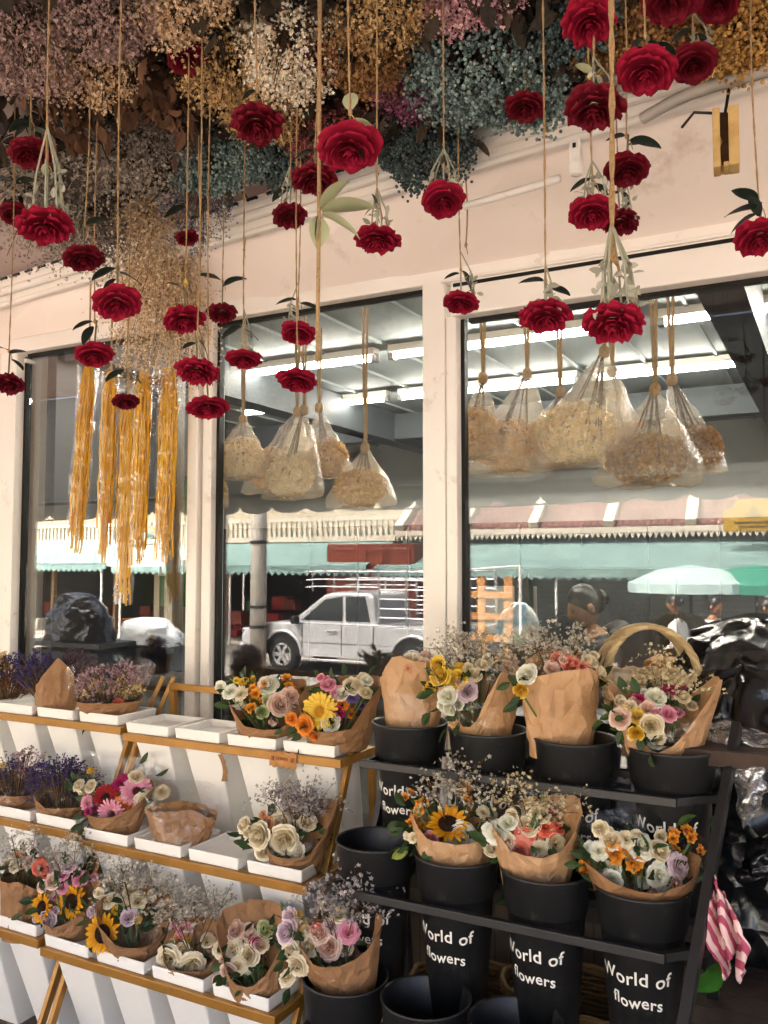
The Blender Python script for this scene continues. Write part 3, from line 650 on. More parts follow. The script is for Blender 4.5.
# market umbrellas
def umbrella(u, v, y, r, cm, label):
    p = vy(u, v, y); z = p.z
    t = thing('market_umbrella', (p.x, p.y, SZ), label, 'umbrella', 'market umbrellas across the street')
    mb = MB(); n = 8; zc = z - SZ; V = [(0, 0, zc + r * .30)] 
    for rr, zz in ((.5, .22), (1, 0)):
        for k in range(n * 2):
            a = math.pi * k / n; q = rr * r * (1 if k % 2 == 0 else .96); V.append((q * math.cos(a), q * math.sin(a), zc + zz * r * (1 if k % 2 == 0 else .93)))
    m = n * 2; Fs = [(0, 1 + k, 1 + (k + 1) % m) for k in range(m)] + [(1 + k, 1 + m + k, 1 + m + (k + 1) % m, 1 + (k + 1) % m) for k in range(m)]
    b = len(V); V += [(x, y_, z_ - .14) for x, y_, z_ in V[1 + m:1 + 2 * m]]; Fs += [(1 + m + k, b + k, b + (k + 1) % m, 1 + m + (k + 1) % m) for k in range(m)]
    mb.add(V, Fs); mb.build('canopy', cm, t)
    mb = MB(); mb.tube([(0, 0, 0), (0, 0, zc + r * .30)], .025, 8); mb.build('pole', M_DARKMET, t)
umbrella(690, 583, 10.8, .92, mat('pale_umbrella_cloth', ['#b7d3d2', '#c8dedc'], scale=2, trans=.3), 'pale blue market umbrella across the street, nearest the right bags')
umbrella(756, 584, 11.2, .95, mat('green_umbrella_cloth', ['#3f8f78', '#4d9d86'], scale=2, trans=.3), 'green market umbrella at the right edge of the window')
umbrella(160, 560, 12.5, 1.2, mat('white_umbrella_cloth', ['#d9dcd8', '#e4e6e2'], scale=2, trans=.3), 'white market umbrella across the street behind the yellow garlands')

# people: one skinned body each, hair and clothes as children
SKIN = mat('skin', ['#946a4c', '#a17757'], rough=.5, scale=6); HAIR = mat('black_hair', ['#0f0c0b', '#1d1714'], rough=.35, spec=.5, scale=40)
def skin_obj(name, joints, edges, m, parent, sub=2):
    me = bpy.data.meshes.new(name); me.from_pydata([j[:3] for j in joints], edges, []); me.materials.append(m)
    o = link(name, me, parent); o.modifiers.new('skin', 'SKIN'); lay = me.skin_vertices[0].data
    for i, j in enumerate(joints): lay[i].radius = (j[3], j[4] if len(j) > 4 else j[3])
    lay[0].use_root = True; o.modifiers['skin'].use_smooth_shade = True
    s_ = o.modifiers.new('sub', 'SUBSURF'); s_.levels = sub; s_.render_levels = sub
    return o
def head_mesh():
    mb = MB(); n, k = 28, 22; P = np.zeros((k, n, 3))
    for i in range(k):
        th = math.pi * (.02 + .96 * i / (k - 1)); z = math.cos(th)
        for j in range(n):
            a = 2 * math.pi * j / n; fr = -math.sin(a); sr = math.sin(th)       # face looks to -y
            x = .075 * sr * math.cos(a); y = .095 * sr * math.sin(a); zz = .118 * z
            if z < -.1: 
                q = (-z - .1) / .9; x *= 1 - .35 * q; y = y * (1 - .25 * q) - .012 * q
            if fr > .5:
                xn = math.cos(a)
                y -= .028 * math.exp(-((z + .16) / .14) ** 2 - (xn / .16) ** 2) + .012 * math.exp(-((z - .12) / .25) ** 2 - (xn / .12) ** 2)   # nose
                y -= .010 * math.exp(-((z + .47) / .07) ** 2 - (xn / .28) ** 2) + .010 * math.exp(-((z + .78) / .12) ** 2 - (xn / .3) ** 2)     # lips, chin
                y += .012 * math.exp(-((z - .06) / .09) ** 2 - ((abs(xn) - .42) / .16) ** 2)                                                   # eye sockets
            P[i, j] = (x, y, zz)
    mb.grid(P, closed=True)
    for sg in (-1, 1): mb.lathe([(.002, -.03), (.012, -.025), (.017, 0), (.013, .025), (.002, .03)], 10, (sg * .075, .012, -.01), sy=1.5)
    return mb
def person(loc, rz, label, pose, shirt, trousers, hood=False, hairlong=True, look=0.25):
    t = thing('person', loc, label, 'person', rz=rz)
    J = pose
    edges = [(0, 1), (1, 2), (2, 3), (3, 4), (2, 5), (5, 6), (6, 7), (7, 8), (2, 9), (9, 10), (10, 11), (11, 12), (0, 13), (13, 14), (14, 15), (15, 16), (0, 17), (17, 18), (18, 19), (19, 20)]
    rad = [.125, .12, .13, .055, .05, .06, .045, .036, .032, .06, .045, .036, .032, .09, .062, .045, .04, .09, .062, .045, .04]
    flat = {0: .1, 1: .09, 2: .085}
    js = [(*J[i], rad[i], flat.get(i, rad[i])) for i in range(21)]
    body = skin_obj('body', js, edges, SKIN, t)
    hd = head_mesh(); hm = hd.build('head', SKIN, body, smooth=True); hm.location = Vector(J[4]) + Vector((0, -.012, .115)); hm.rotation_euler = (look, 0, 0)
    mb = MB()
    for sg in (-1, 1): mb.lathe([(.001, -.006), (.013, -.002), (.014, .002), (.001, .006)], 8, (sg * .03, -.083, .008))
    mb.build('eye', mat('eye_dark', '#1a1210', rough=.2), hm, smooth=True)
    hb = MB(); n, k = 28, 12; P = np.zeros((k, n, 3))
    for i in range(k):
        th = math.pi * .66 * i / (k - 1)
        for j in range(n):
            a = 2 * math.pi * j / n; fr = max(0, -math.sin(a)); the = th * (1 - .48 * fr ** .7)
            P[i, j] = (.086 * math.sin(the) * math.cos(a), .108 * math.sin(the) * math.sin(a) + .008, .130 * math.cos(the) + .004)
    for i in range(k):
        for j in range(n): P[i, j] *= 1 + .022 * math.sin(j * 5.3) * math.sin(i * .5) + .02 * mnoise.noise(Vector((j * 1.7, i * .35, 3)))
    hb.grid(P, closed=True)
    if hairlong: hb.lathe([(.001, .06), (.025, .03), (.034, 0), (.025, -.03), (.001, -.04)], 14, (0, .118, .0))
    h2 = hb.build('hair', HAIR, hm, smooth=True)
    k1 = .02
    cj = [(*J[0], .15, .12), (*J[1], .145, .115), (*J[2], .15, .105), (*((Vector(J[2]) * .4 + Vector(J[3]) * .6)), .07)] + [(*J[i], rad[i] + k1) for i in (5, 6, 7)] + [(*J[i], rad[i] + k1) for i in (9, 10, 11)]
    sh = skin_obj('shirt', cj, [(0, 1), (1, 2), (2, 3), (2, 4), (4, 5), (5, 6), (2, 7), (7, 8), (8, 9)], shirt, t)
    tj = [(*(Vector(J[0]) + Vector((0, 0, .03))), .145, .12)] + [(*J[i], rad[i] + k1) for i in (13, 14, 15)] + [(*J[i], rad[i] + k1) for i in (17, 18, 19)]
    skin_obj('trousers', tj, [(0, 1), (1, 2), (2, 3), (0, 4), (4, 5), (5, 6)], trousers, t)
    if hood:
        mb = MB(); n = 24; pts = [Vector(J[2]) + Vector((.115 * math.cos(a), .09 * math.sin(a) + .035, .075 + .035 * math.sin(a))) for a in np.linspace(0, 2 * math.pi, n)]
        mb.tube(pts, [.03 + .028 * max(0, math.sin(a)) for a in np.linspace(0, 2 * math.pi, n)], 10, cap=False); mb.build('hood', shirt, sh, smooth=True)
    for q, (wr, hn) in enumerate(((7, 8), (11, 12))):          # five fingers on each hand
        wv, hv = Vector(J[wr]), Vector(J[hn]); dr = (hv - wv).normalized(); side = dr.cross(Vector((0, .3, 1))).normalized(); mb = MB()
        for f in range(4):
            o_ = hv + side * (f - 1.5) * .018; L = (.06, .07, .066, .05)[f]; bend = Vector((0, 0, -.35)) * L
            mb.tube([o_, o_ + dr * L * .55, o_ + dr * L + bend], [.0085, .008, .0065], 6)
        mb.tube([hv - dr * .03 + side * .03 * (1 if q else -1), hv + side * .05 * (1 if q else -1) + dr * .01, hv + side * .055 * (1 if q else -1) + dr * .035], [.011, .009, .007], 6); mb.build('finger', SKIN, body, smooth=True)
    mb = MB()
    for i in (16, 20): mb.box(Vector(J[i]) + Vector((0, -.06, -.02)), (.09, .25, .07))
    mb.build('shoe', mat('dark_shoe', '#22201f'), t, bevel=.025)
    return t
STAND = [(0, 0, .92), (0, -.02, 1.12), (0, 0, 1.36), (0, 0, 1.46), (0, -.02, 1.5), (-.18, 0, 1.38), (-.24, .04, 1.1), (-.22, -.1, .88), (-.22, -.14, .82), (.18, 0, 1.38), (.24, .04, 1.1), (.22, -.12, .9), (.22, -.16, .84), (-.09, 0, .86), (-.1, -.12, .48), (-.1, -.14, .12), (-.1, -.18, .06), (.09, 0, .86), (.1, .06, .47), (.1, .2, .12), (.1, .16, .06)]
WORK = [(0, 0, .92), (0, -.04, 1.12), (0, -.08, 1.33), (0, -.12, 1.43), (0, -.15, 1.46), (-.18, -.08, 1.33), (-.25, -.1, 1.08), (-.14, -.32, 1.05), (-.08, -.4, 1.06), (.18, -.08, 1.33), (.25, -.1, 1.08), (.14, -.32, 1.05), (.08, -.4, 1.06), (-.09, 0, .86), (-.1, -.02, .48), (-.1, .02, .12), (-.1, -.02, .06), (.09, 0, .86), (.1, -.02, .47), (.1, .02, .12), (.1, -.02, .06)]
hp = at_y(598, 606, 1.95)
woman = person((hp.x + .08, 1.95, .055), R_(-62), 'dark haired woman in grey hoodie looking down at work inside the shop', WORK, mat('hoodie_cloth', ['#3c3b3a', '#4a4846'], rough=.9, scale=12), mat('dark_trousers', '#23242a', rough=.9), hood=True, look=.42); woman.scale = (((hp.z - .055) / 1.575),) * 3
WH = mat('white_shirt', ['#e2e0dc', '#eceae6'], rough=.9, scale=6)
pp1 = vy(712, 600, 9.5); person((pp1.x, pp1.y, SZ), R_(105), 'person in white shirt walking under the green umbrella across the street', STAND, WH, mat('dark_trousers', ''), hairlong=False, look=.1)
pp2 = vy(676, 618, 9.9); person((pp2.x, pp2.y, SZ), R_(-80), 'person in white long sleeves standing under the pale blue umbrella', STAND, WH, mat('brown_trousers', '#5a4a3c', rough=.9), look=.2)
pp3 = vy(764, 600, 9.3); person((pp3.x, pp3.y, SZ), R_(100), 'person in cream top at the right edge of the window', STAND, mat('cream_top', ['#d8cfc0', '#e2d9ca'], rough=.9, scale=5), mat('brown_trousers', ''), look=.1)
# wooden rack with folded trolley standing by the kerb (mirrored), yellow plaque
tp = vy(488, 660, 8.5)
rk = thing('wooden_rack', (tp.x, tp.y, SZ), 'wooden slatted rack by the kerb across the street, beside the shutter', 'rack')
wm2 = mat('raw_wood', ['#a9733f', '#bd8850', '#93602f'], scale=6, rough=.7)
mb = MB()
for x in (-.45, -.1, .3): mb.box((x, 0, 1.0), (.12, .06, 2.0))
mb.build('upright', wm2, rk)
mb = MB()
for k in range(6): mb.box((-.08, .04, .25 + k * .3), (.9, .03, .09))
mb.build('slat_panel', wm2, rk)
mb = MB(); mb.tube([(-.9, .1, .05), (-.9, .1, 2.05), (.5, .1, 2.15), (.5, .1, .05)], .025, 8); mb.build('frame', mat('white_tube', '#d8d8d4'), rk)
yp = vy(754, 515, 15.0)
sg = thing('plaque', yp, 'yellow shaped plaque with a small emblem high on the pale shophouse', 'sign')
mb = MB(); mb.prism([(-.55, -.3), (.55, -.3), (.55, .1), (.38, .16), (.3, .3), (-.3, .3), (-.38, .16), (-.55, .1)], 0, .05); mb.build('board', mat('yellow_sign', '#9c7c1c', rough=.5), sg)
mb = MB(); mb.prism([(-.12, -.04), (.12, -.04), (.08, .08), (.0, .2), (-.08, .08)], .052, .06); mb.box((0, .056, -.14), (.7, .008, .04)); mb.box((0, .056, -.22), (.5, .008, .035)); mb.build('emblem', mat('sign_brown', '#5a4418'), sg)
mb = MB()
for i, (a, b, sag) in enumerate(((2.6, 2.75, .3), (2.9, 3.0, .35), (3.1, 3.15, .25), (3.2, 3.4, .4))):
    pts = [Vector((-40 + 80 * q, -13.4 - i * .06, SZ + 3.6 + i * .28 - sag * math.sin(math.pi * ((q * 6) % 1)))) for q in np.linspace(0, 1, 97)]; mb.tube(pts, .02, 5)
tag(mb.build('overhead_cable', mat('cable_black', '#1a1a1a')), 'bundle of black overhead cables sagging along the far pavement', 'cable')
mb = MB()

# ==================================================================== inside the window: things near the glass
# bags of dried hydrangea hanging from the window head
def bag(neck, c, w, hgt, y, colour, label, top=2.74, seed=0, strings=2):
    nk = at_y(*neck, y); cc = at_y(*c, y); s = px(cc); R = w * 1.14 * s / 2; H = hgt * s
    t = thing('flower_bag', nk, label, 'flower bag', 'bags of dried flowers in the window')
    drop = nk.z - (cc.z - H / 2); dx = cc.x - nk.x
    n, k = 28, 18; P = np.zeros((k, n, 3)); rr = random.Random(seed)
    for i in range(k):
        q = i / (k - 1); z = -drop * min(1, q * 1.08) ; r = R * (0.06 + .94 * (1 - (1 - min(1, q * 1.25)) ** 1.6)) if q < .86 else R * (1 - ((q - .86) / .14) ** 2 * .93)
        if q > .93: z = -drop * (1 - .10 * ((q - .93) / .07))
        for j in range(n):
            a = 2 * math.pi * j / n; e = 1 + .16 * (abs(math.cos(a)) ** 6) * max(0, (q - .5) * 2)
            P[i, j] = (dx * q + r * e * math.cos(a), .62 * r * math.sin(a), z - .03 * R * (abs(math.cos(a)) ** 6) * q)
    P = crumple(P, .012, 14, seed); P[0] *= .6
    mb = MB(); mb.grid(P, closed=True); mb.build('bag_film', M_BAG, t, smooth=True)
    nn = 900; v = rng.normal(size=(nn, 3)); v /= np.linalg.norm(v, axis=1)[:, None]; v *= (rng.uniform(.55, 1, nn) ** .4)[:, None]
    p = v * np.array([R * .82, R * .48, H * .36]) + np.array([dx, 0, -drop + H * .40])
    mb = MB(); mb.batch(CUP, p, rng.uniform(.008, .0135, nn), axis=v + rng.normal(size=(nn, 3)) * .25)
    for k in range(7):
        e = v[k * 9] * np.array([R * .5, R * .3, H * .2]) + np.array([dx, 0, -drop + H * .36]); mb.tube([(0, 0, .02), tuple(e * .5), tuple(e)], .003, 4, 1)
    cols = {'cream': ['#f0dcb0', '#f8ecd0', '#e4c690'], 'tan': ['#e0bc84', '#ecd09c', '#d0a060'], 'brown': ['#8a6030', '#b88850', '#a4743c', '#d0a468']}[colour]
    mb.build('dried_hydrangea', [mat('dry_' + colour, cols, island=True, rough=.8, trans=.25), M_TWIG], t)
    mb = MB()
    mb.lathe([(.012, -.02), (.018, -.01), (.018, .01), (.012, .02)], 10)
    for q in range(strings): mb.tube([(.004 * q, 0, 0), (.012 * (q - .5), 0, (top - nk.z) * .5), (.02 * (q - .5), 0, top - nk.z)], .0055, 6)
    mb.build('string', M_JUTE, t, smooth=True)
bag((243, 420), (240, 452), 58, 58, .16, 'cream', 'small cream bag, leftmost of those wholly seen in the middle window', seed=1)
bag((216, 462), (216, 488), 26, 44, .10, 'cream', 'narrow bag of cream flowers half hidden behind the white window bar', seed=2)
bag((297, 412), (272, 463), 66, 62, .30, 'tan', 'cream tan bag behind the bag with the round flower head', seed=3)
bag((304, 410), (290, 470), 58, 62, .13, 'cream', 'bag with a round cream flower head in the middle of the middle window', seed=4)
bag((319, 408), (328, 452), 48, 56, .30, 'tan', 'tan bag between the round flower head and the lowest bag', seed=5)
bag((365, 448), (360, 482), 64, 54, .14, 'tan', 'lowest bag of the middle window, nearest the white centre bar', seed=6)
bag((483, 378), (476, 425), 44, 76, .16, 'tan', 'slim tan bag at the left edge of the right window', seed=7)
bag((527, 374), (508, 438), 76, 78, .26, 'tan', 'full tan bag second from the left in the right window', seed=8)
bag((560, 392), (548, 432), 52, 62, .38, 'tan', 'tan bag pressed behind the large cream bag', seed=9)
bag((604, 352), (576, 424), 92, 90, .15, 'cream', 'large cream bag below the biggest low hanging rose', seed=10)
bag((612, 372), (634, 440), 44, 70, .34, 'brown', 'brown bag half hidden behind the big brown bag', seed=11)
bag((655, 390), (646, 452), 88, 74, .14, 'brown', 'big wide bag of brown hydrangea in the right window', seed=12)
bag((672, 380), (698, 442), 52, 68, .30, 'brown', 'dark brown bag, rightmost in the window', seed=13)
# yellow amaranth garlands in clear sleeves
for i, (u0, v0, u1, v1, w, lab) in enumerate(((89, 366, 75, 548, 19, 'yellow garland leaning left, leftmost of the five'), (111, 372, 104, 556, 15, 'thin straight yellow garland second from the left'), (128, 396, 124, 598, 17, 'longest yellow garland reaching lowest, middle of the five'), (144, 372, 137, 562, 17, 'yellow garland just right of the longest one'), (170, 368, 163, 556, 19, 'thick yellow garland beside the white window bar, rightmost of the five'))):
    y = -.13 - .04 * (i % 2); a = at_y(u0, v0, y); b = at_y(u1, v1, y); s = px(a)
    t = thing('yellow_garland', a, lab, 'garland', 'yellow garlands in the left window'); L = (b - a); R = w * s / 2
    mb = MB()
    for k in range(64):
        ax, ay = rng.normal(size=2) * .45; e = rng.uniform(.72, 1.04) if k > 14 else rng.uniform(.3, .7); ph = rng.uniform(0, 6.28); fq = rng.uniform(5, 12)
        pts = []
        for q in np.linspace(0, 1, 15):
            sp = .45 + .55 * min(1, q * 5); pts.append(L * q * e + Vector((ax * R * sp + .09 * R * math.sin(fq * q * 3 + ph), ay * R * .8 * sp + .09 * R * math.cos(fq * q * 2 + ph), 0)))
        mb.tube(pts, rng.uniform(.0022, .0042), 4, cap=False)
    nn = 500; q = rng.uniform(.02, 1, nn); p = np.outer(q, np.array(L)) + rng.normal(size=(nn, 3)) * np.array([.42 * R, .36 * R, .01]); mb.batch(GRAIN, p, rng.uniform(.003, .006, nn))
    mb.build('strand', mat('amaranth_yellow', ['#dc9e10', '#f6c634', '#e8b020', '#f8d468'], island=True, rough=.75, trans=.25), t)
    P = np.array([[(L.x * q + R * 1.25 * math.cos(c_), R * 1.1 * math.sin(c_), L.z * q) for c_ in np.linspace(0, 2 * math.pi, 15)[:-1]] for q in np.linspace(-.01, 1.03, 26)])
    mb = MB(); mb.grid(crumple(P, .008, 16, i), closed=True); mb.build('clear_sleeve', M_CELLO, t, smooth=True)
    mb = MB(); mb.tube([(0, 0, -.02), (0, 0, 2.96 - a.z)], .004, 5); mb.build('string', M_JUTE, t)
# furniture inside: black rack and wooden counter, wrapped heap, papers
t = thing('metal_rack', (-.55, .62, 0), 'black steel frame standing inside the right window', 'rack')
a, b_ = at_y(490, 573, .62), at_y(664, 576, .62)
mb = MB(); zz = a.z
for u in (524, 668): 
    p = at_y(u, 600, .62); mb.box((p.x + .55, 0, zz / 2), (.06, .06, zz))
p0 = at_y(483, 573, .62); p1 = at_y(790, 573, .62); mb.box(((p0.x + p1.x) / 2 + .55, 0, zz), (p1.x - p0.x, .05, .04)); mb.build('frame', M_DARKMET, t)
ct = thing('counter', (-.5, .95, 0), 'orange wooden counter inside the shop in front of the woman', 'counter')
p = at_y(650, 664, .62)
mb = MB(); mb.box((0.42, -.36, p.z), (1.1, .34, .07)); mb.build('top', mat('varnished_wood', ['#a8662a', '#bf7a36', '#8f5420'], scale=5, rough=.35), ct, bevel=.008)
for x in (-.08, .42, .92): MB().box((x, -.36, (p.z - .05) / 2), (.06, .06, p.z - .05)).build('leg', M_DARKMET, ct)
def lump(name, c, dims, m, label, cat, seed, amp=.05, sc=7, flat=True):
    n, k = 40, 26; P = np.zeros((k, n, 3))
    for i in range(k):
        q = i / (k - 1); th = math.pi * .5 * q if flat else math.pi * q
        for j in range(n):
            a_ = 2 * math.pi * j / n
            P[i, j] = (dims[0] * math.sin(th) ** .8 * math.cos(a_), dims[1] * math.sin(th) ** .8 * math.sin(a_), dims[2] * math.cos(th))
    P = crumple(P, amp, sc, seed); mb = MB(); mb.grid(P, closed=True)
    if flat: P2 = P[-1].copy(); mb.add(P2, [tuple(range(n))[::-1]])
    return tag(mb.build(name, m, smooth=True, loc=c), label, cat)
M_BPLAS = mat('black_plastic_film', ['#0e0f11', '#191b1e'], rough=.2, spec=.6, scale=4, bump=.9, bscale=9, bdist=.03, bkind='voronoi')
c0 = vy(80, 640, 4.1)
tb = thing('market_cart', (c0.x, c0.y, 0), 'dark cart on the pavement edge carrying the black wrapped heap', 'cart')
MB().box((-.05, 0, c0.z - .03), (1.25, .6, .05)).build('top', M_DARKMET, tb, bevel=.005)
MB().box((-.05, 0, (c0.z - .06) * .55), (1.15, .54, (c0.z - .06) * .8)).build('body', mat('dark_cart_panel', ['#24262a', '#33363a'], scale=5, rough=.5), tb, bevel=.01)
for x in (-.5, .4):
    for y in (-.22, .22): MB().box((x, y, .04), (.05, .05, .08)).build('leg', M_DARKMET, tb)
lump('wrapped_heap', (c0.x - .05, c0.y, c0.z - .005), (.47, .27, .52), M_BPLAS, 'dark heap wrapped in black plastic, mirrored in the left window', 'wrapped heap', 3, .06, 4)
c1 = vy(148, 640, 4.6); lump('folded_sheet', (c1.x, c1.y, c1.z - .05), (.42, .3, .3), mat('white_film', ['#cfd3d2', '#dfe2e0'], rough=.2, spec=.6, trans=.3), 'crumpled white plastic sheet beside the black heap', 'plastic sheet', 5, .05, 5)
t = thing('crate_stack', (c1.x, c1.y, 0), 'grey plastic crates under the white plastic sheet', 'crates'); H_ = c1.z - .06
for k in range(3):
    MB().box((0, 0, H_ * (k + .5) / 3), (.8, .55, H_ / 3 - .01)).build('crate', mat('grey_crate', ['#4c5154', '#5a6063'], scale=5), t, bevel=.01)
c2 = at_y(168, 560, .8); nb = thing('notice_board', c2, 'green board with pale papers pinned to it behind the garlands', 'notice board')
mb = MB(); mb.box((0, .03, .1), (.42, .02, .7)); mb.build('board', mat('green_board', ['#1f6a3a', '#2a7a46'], scale=3), nb)
for i, (x, z, w, h) in enumerate(((-.10, .0, .13, .18), (.09, .1, .13, .2), (-.02, .28, .12, .15))):
    mb = MB(); mb.box((x, .015, z), (w, .004, h), rot=Matrix.Rotation(.1 * (i - 1), 3, 'Y')); mb.build('paper', mat('pale_paper', '#cfcac4'), nb)
c3 = at_y(507, 610, .7); tag(MB().box((0, 0, 0), (.26, .004, .2)).build('notice_sheet', mat('pale_paper', ''), loc=c3, bevel=.001), 'blank white sheet taped up behind the right window', 'paper')
c4 = at_y(517, 630, .3); lump('wrapped_ball', (c4.x, .32, c4.z - .05), (.085, .07, .15), mat('blue_white_film', ['#d5dcdc', '#7fb0c8', '#e4e6e4', '#7fbf98'], rough=.2, spec=.6, scale=9, contrast=.35), 'white and blue plastic wrapped bundle inside the right window', 'bundle', 8, .02, 9)

# ==================================================================== stands, pots and buckets
def flower_stand(name, x0, x1, rows, m, label, back=.21, rail=.026, legs=True):
    """rows: (y, z) of each front rail"""
    t = thing(name, ((x0 + x1) / 2, rows[-1][0], 0), label, 'flower stand'); ox, oy = (x0 + x1) / 2, rows[-1][0]
    for y, z in rows:
        f = MB(); f.box((0, y - oy, z), (x1 - x0, rail, rail)); f.build('front_rail', m, t, bevel=.002)
        f = MB(); f.box((0, y - oy + back, z), (x1 - x0, rail * .8, rail * .8)); f.build('back_rail', m, t, bevel=.002)
        for x in (x0 - ox + rail / 2, x1 - ox - rail / 2):
            f = MB(); f.box((x, y - oy + back / 2, z), (rail, back - rail, rail)); f.build('side_rail', m, t, bevel=.002)
    (ya, za), (yb, zb) = rows[0], rows[-1]; k = (ya - yb) / (za - zb)
    for x in (x0 - ox + .012, x1 - ox - .012):
        f = MB(); f.beam((x, ya - oy + .02 + .02 * k + .04, za + .02), (x, yb - oy + .10 - k * zb * .7, .0), .016, .024); f.build('leg', m, t, bevel=.002)
        f = MB(); f.beam((x, ya - oy + back - .01, za), (x, ya - oy + back + .06, 0), .02, .02); f.build('leg', m, t, bevel=.002)
    return t
ROWB = [(-.50, 1.148), (-.68, .838), (-.83, .555)]
ROWA = [(-.50, 1.166), (-.68, .855), (-.83, .573)]
flower_stand('flower_stand', -2.205, -1.33, ROWB, M_GOLD, 'gold tiered flower stand in the centre, holding the empty white pots')
flower_stand('flower_stand', -3.09, -2.215, ROWA, M_GOLD, 'gold tiered flower stand at the left edge, holding lavender pots')
# loose gold frames behind the stand
def gold_frame(p0, w, h, lean, label, rz=0):
    t = thing('display_easel', p0, label, 'metal frame', rz=rz); t.rotation_euler = (-lean, 0, rz)
    mb = MB(); b = .022
    for x in (-w / 2 + b / 2, w / 2 - b / 2): mb.box((x, 0, h / 2), (b, b, h - 2 * b - .004))
    mb.box((0, 0, b / 2), (w, b, b)); mb.box((0, 0, h - b / 2), (w, b, b)); mb.build('bar', M_GOLD, t, bevel=.002)
p = at_y(222, 684, -.19); gold_frame((p.x, -.21, p.z - .62), .38, .62, R_(-4), 'upright gold frame with level top bar behind the empty pots')
for u, lab in ((155, 'slanted gold strut beside the mixed dried bouquet'), (166, 'slanted gold strut next to the upright gold frame')):
    a = at_y(u + 8, 677, -.22); b_ = at_y(u - 12, 722, -.26)
    d_ = (b_ - a); mb = MB(); mb.beam((0, 0, 0), d_ * 9, .026, .016); tag(mb.build('gold_strut', M_GOLD, loc=a, bevel=.002), lab, 'metal strut')
PW = .192
_pot = {}
def white_pot(x, y, z, label, rz=0):
    """square pot: broad rim tray resting on the rails, tapered body leaning back below"""
    t = thing('white_pot', (x, y + PW / 2 - .004, z + .013), label, 'flower pot', 'white square pots on the gold stands', rz=rz)
    if not _pot:
        w = PW / 2; h = .036; i = w - .007
        mb = MB(); sq = lambda r, zz: [(-r, -r, zz), (r, -r, zz), (r, r, zz), (-r, r, zz)]
        V = sq(w - .004, 0) + sq(w, h) + sq(i, h) + sq(i - .004, .013); q = lambda a, b: [(a + k, a + (k + 1) % 4, b + (k + 1) % 4, b + k) for k in range(4)]
        mb.add(V, [(3, 2, 1, 0)] + q(0, 4) + q(4, 8) + q(8, 12) + [(12, 13, 14, 15)]); _pot['r'] = mb.mesh('rim', M_POT, False)
        a, b = w - .018, w - .043; H = .40; sh = .115
        mb = MB(); V = [(-a, -a, -.001), (a, -a, -.001), (a, a, -.001), (-a, a, -.001), (-b, -b + sh, -H), (b, -b + sh, -H), (b, b + sh, -H), (-b, b + sh, -H)]
        mb.add(V, [(0, 4, 5, 1), (1, 5, 6, 2), (2, 6, 7, 3), (3, 7, 4, 0), (4, 7, 6, 5)]); _pot['b'] = mb.mesh('body', M_POT, False)
    link('rim', _pot['r'], t, .0035); link('body', _pot['b'], t, .005); return t
POTX = [-2.205 + .005 + PW / 2 + k * .2185 for k in range(4)]
POTA = [x - .882 for x in POTX]
for (ry, rz_), xs_, labs in ((ROWB[0], POTX, ('empty white pot at the left end of the top gold rail, beside the struts', 'empty white pot on the top gold rail with a torn brown tape strip', 'white pot under the orange lily bouquet', 'white pot under the yellow gerbera bouquet')),
        (ROWB[1], POTX, ('white pot under the red and pink gerbera bouquet', 'white pot under the empty brown paper bag', 'empty white pot on the middle gold rail, between bag and cream roses', 'white pot under the cream rose bouquet on the middle rail')),
        (ROWB[2], POTX, ('white pot under the two small sunflowers', 'white pot under the large sunflower bouquet', 'white pot under the bouquet with one pink carnation', 'white pot under the cream bouquet with one magenta rose')),
        (ROWA[0], POTA, ('white pot beyond the dried bunch at the far left top', 'white pot under the dark purple dried bunch at the left edge', 'white pot under the lavender in folded paper', 'white pot under the mixed dried bouquet in clear film')),
        (ROWA[1], POTA, ('white pot at the far left end of the middle rail', 'white pot left of the lavender on the middle rail', 'white pot under the cream and lavender dried bunch', 'white pot under the lavender bouquet on the middle rail')),
        (ROWA[2], POTA, ('white pot at the far left end of the lowest rail', 'white pot second from the far left on the lowest rail', 'white pot at the left edge of the lowest rail', 'white pot under the brown paper bouquet at lower left'))):
    for x, lab in zip(xs_, labs):
        white_pot(x, ry, rz_, lab, rz=random.uniform(-.02, .02))
# torn brown tape on a pot and a paper tag on the rail
p = at_y(222, 768, -.475); tp_ = MB(); V = []
for k in range(9):
    q = k / 8; V += [(-.008 + .013 * math.sin(q * 3.1), .018 * q, .045 - .09 * q), (.008 + .012 * math.sin(q * 2.6) + .002 * (k % 3), .018 * q, .047 - .09 * q)]
tp_.add(V, [(2 * k, 2 * k + 1, 2 * k + 3, 2 * k + 2) for k in range(8)]); o = tp_.build('tape_strip', M_KRAFT, loc=(p.x, -.486, p.z)); o.modifiers.new('thick', 'SOLIDIFY').thickness = .001
tag(o, 'torn brown tape strip stuck on an empty white pot', 'tape')
p = at_y(283, 759, -.516); mb = MB(); n = 14
P = np.array([[(-.05 + .1 * j / (n - 1), -.002 * math.sin(j), zz + .004 * math.sin(j * 1.9)) for j in range(n)] for zz in (-.026, -.008, .01, .022)]); mb.grid(P); o = mb.build('paper_label', mat('tag_kraft', ['#a8743e', '#b98650'], scale=14, rough=.7), smooth=True, loc=(p.x, -.517, p.z)); o.modifiers.new('thick', 'SOLIDIFY').thickness = .001
mb = MB()
for k in range(7): mb.box((-.02 + k * .0065, -.004, .001 + .001 * (k % 2)), (.003, .001, .009))
for sx in (-.037, .037): mb.box((sx, -.004, 0), (.011, .001, .013))
ink = mb.build('faded_print', mat('faded_red_ink', '#8a4a30'), o); tag(o, 'brown kraft label stuck across the top gold rail', 'label')

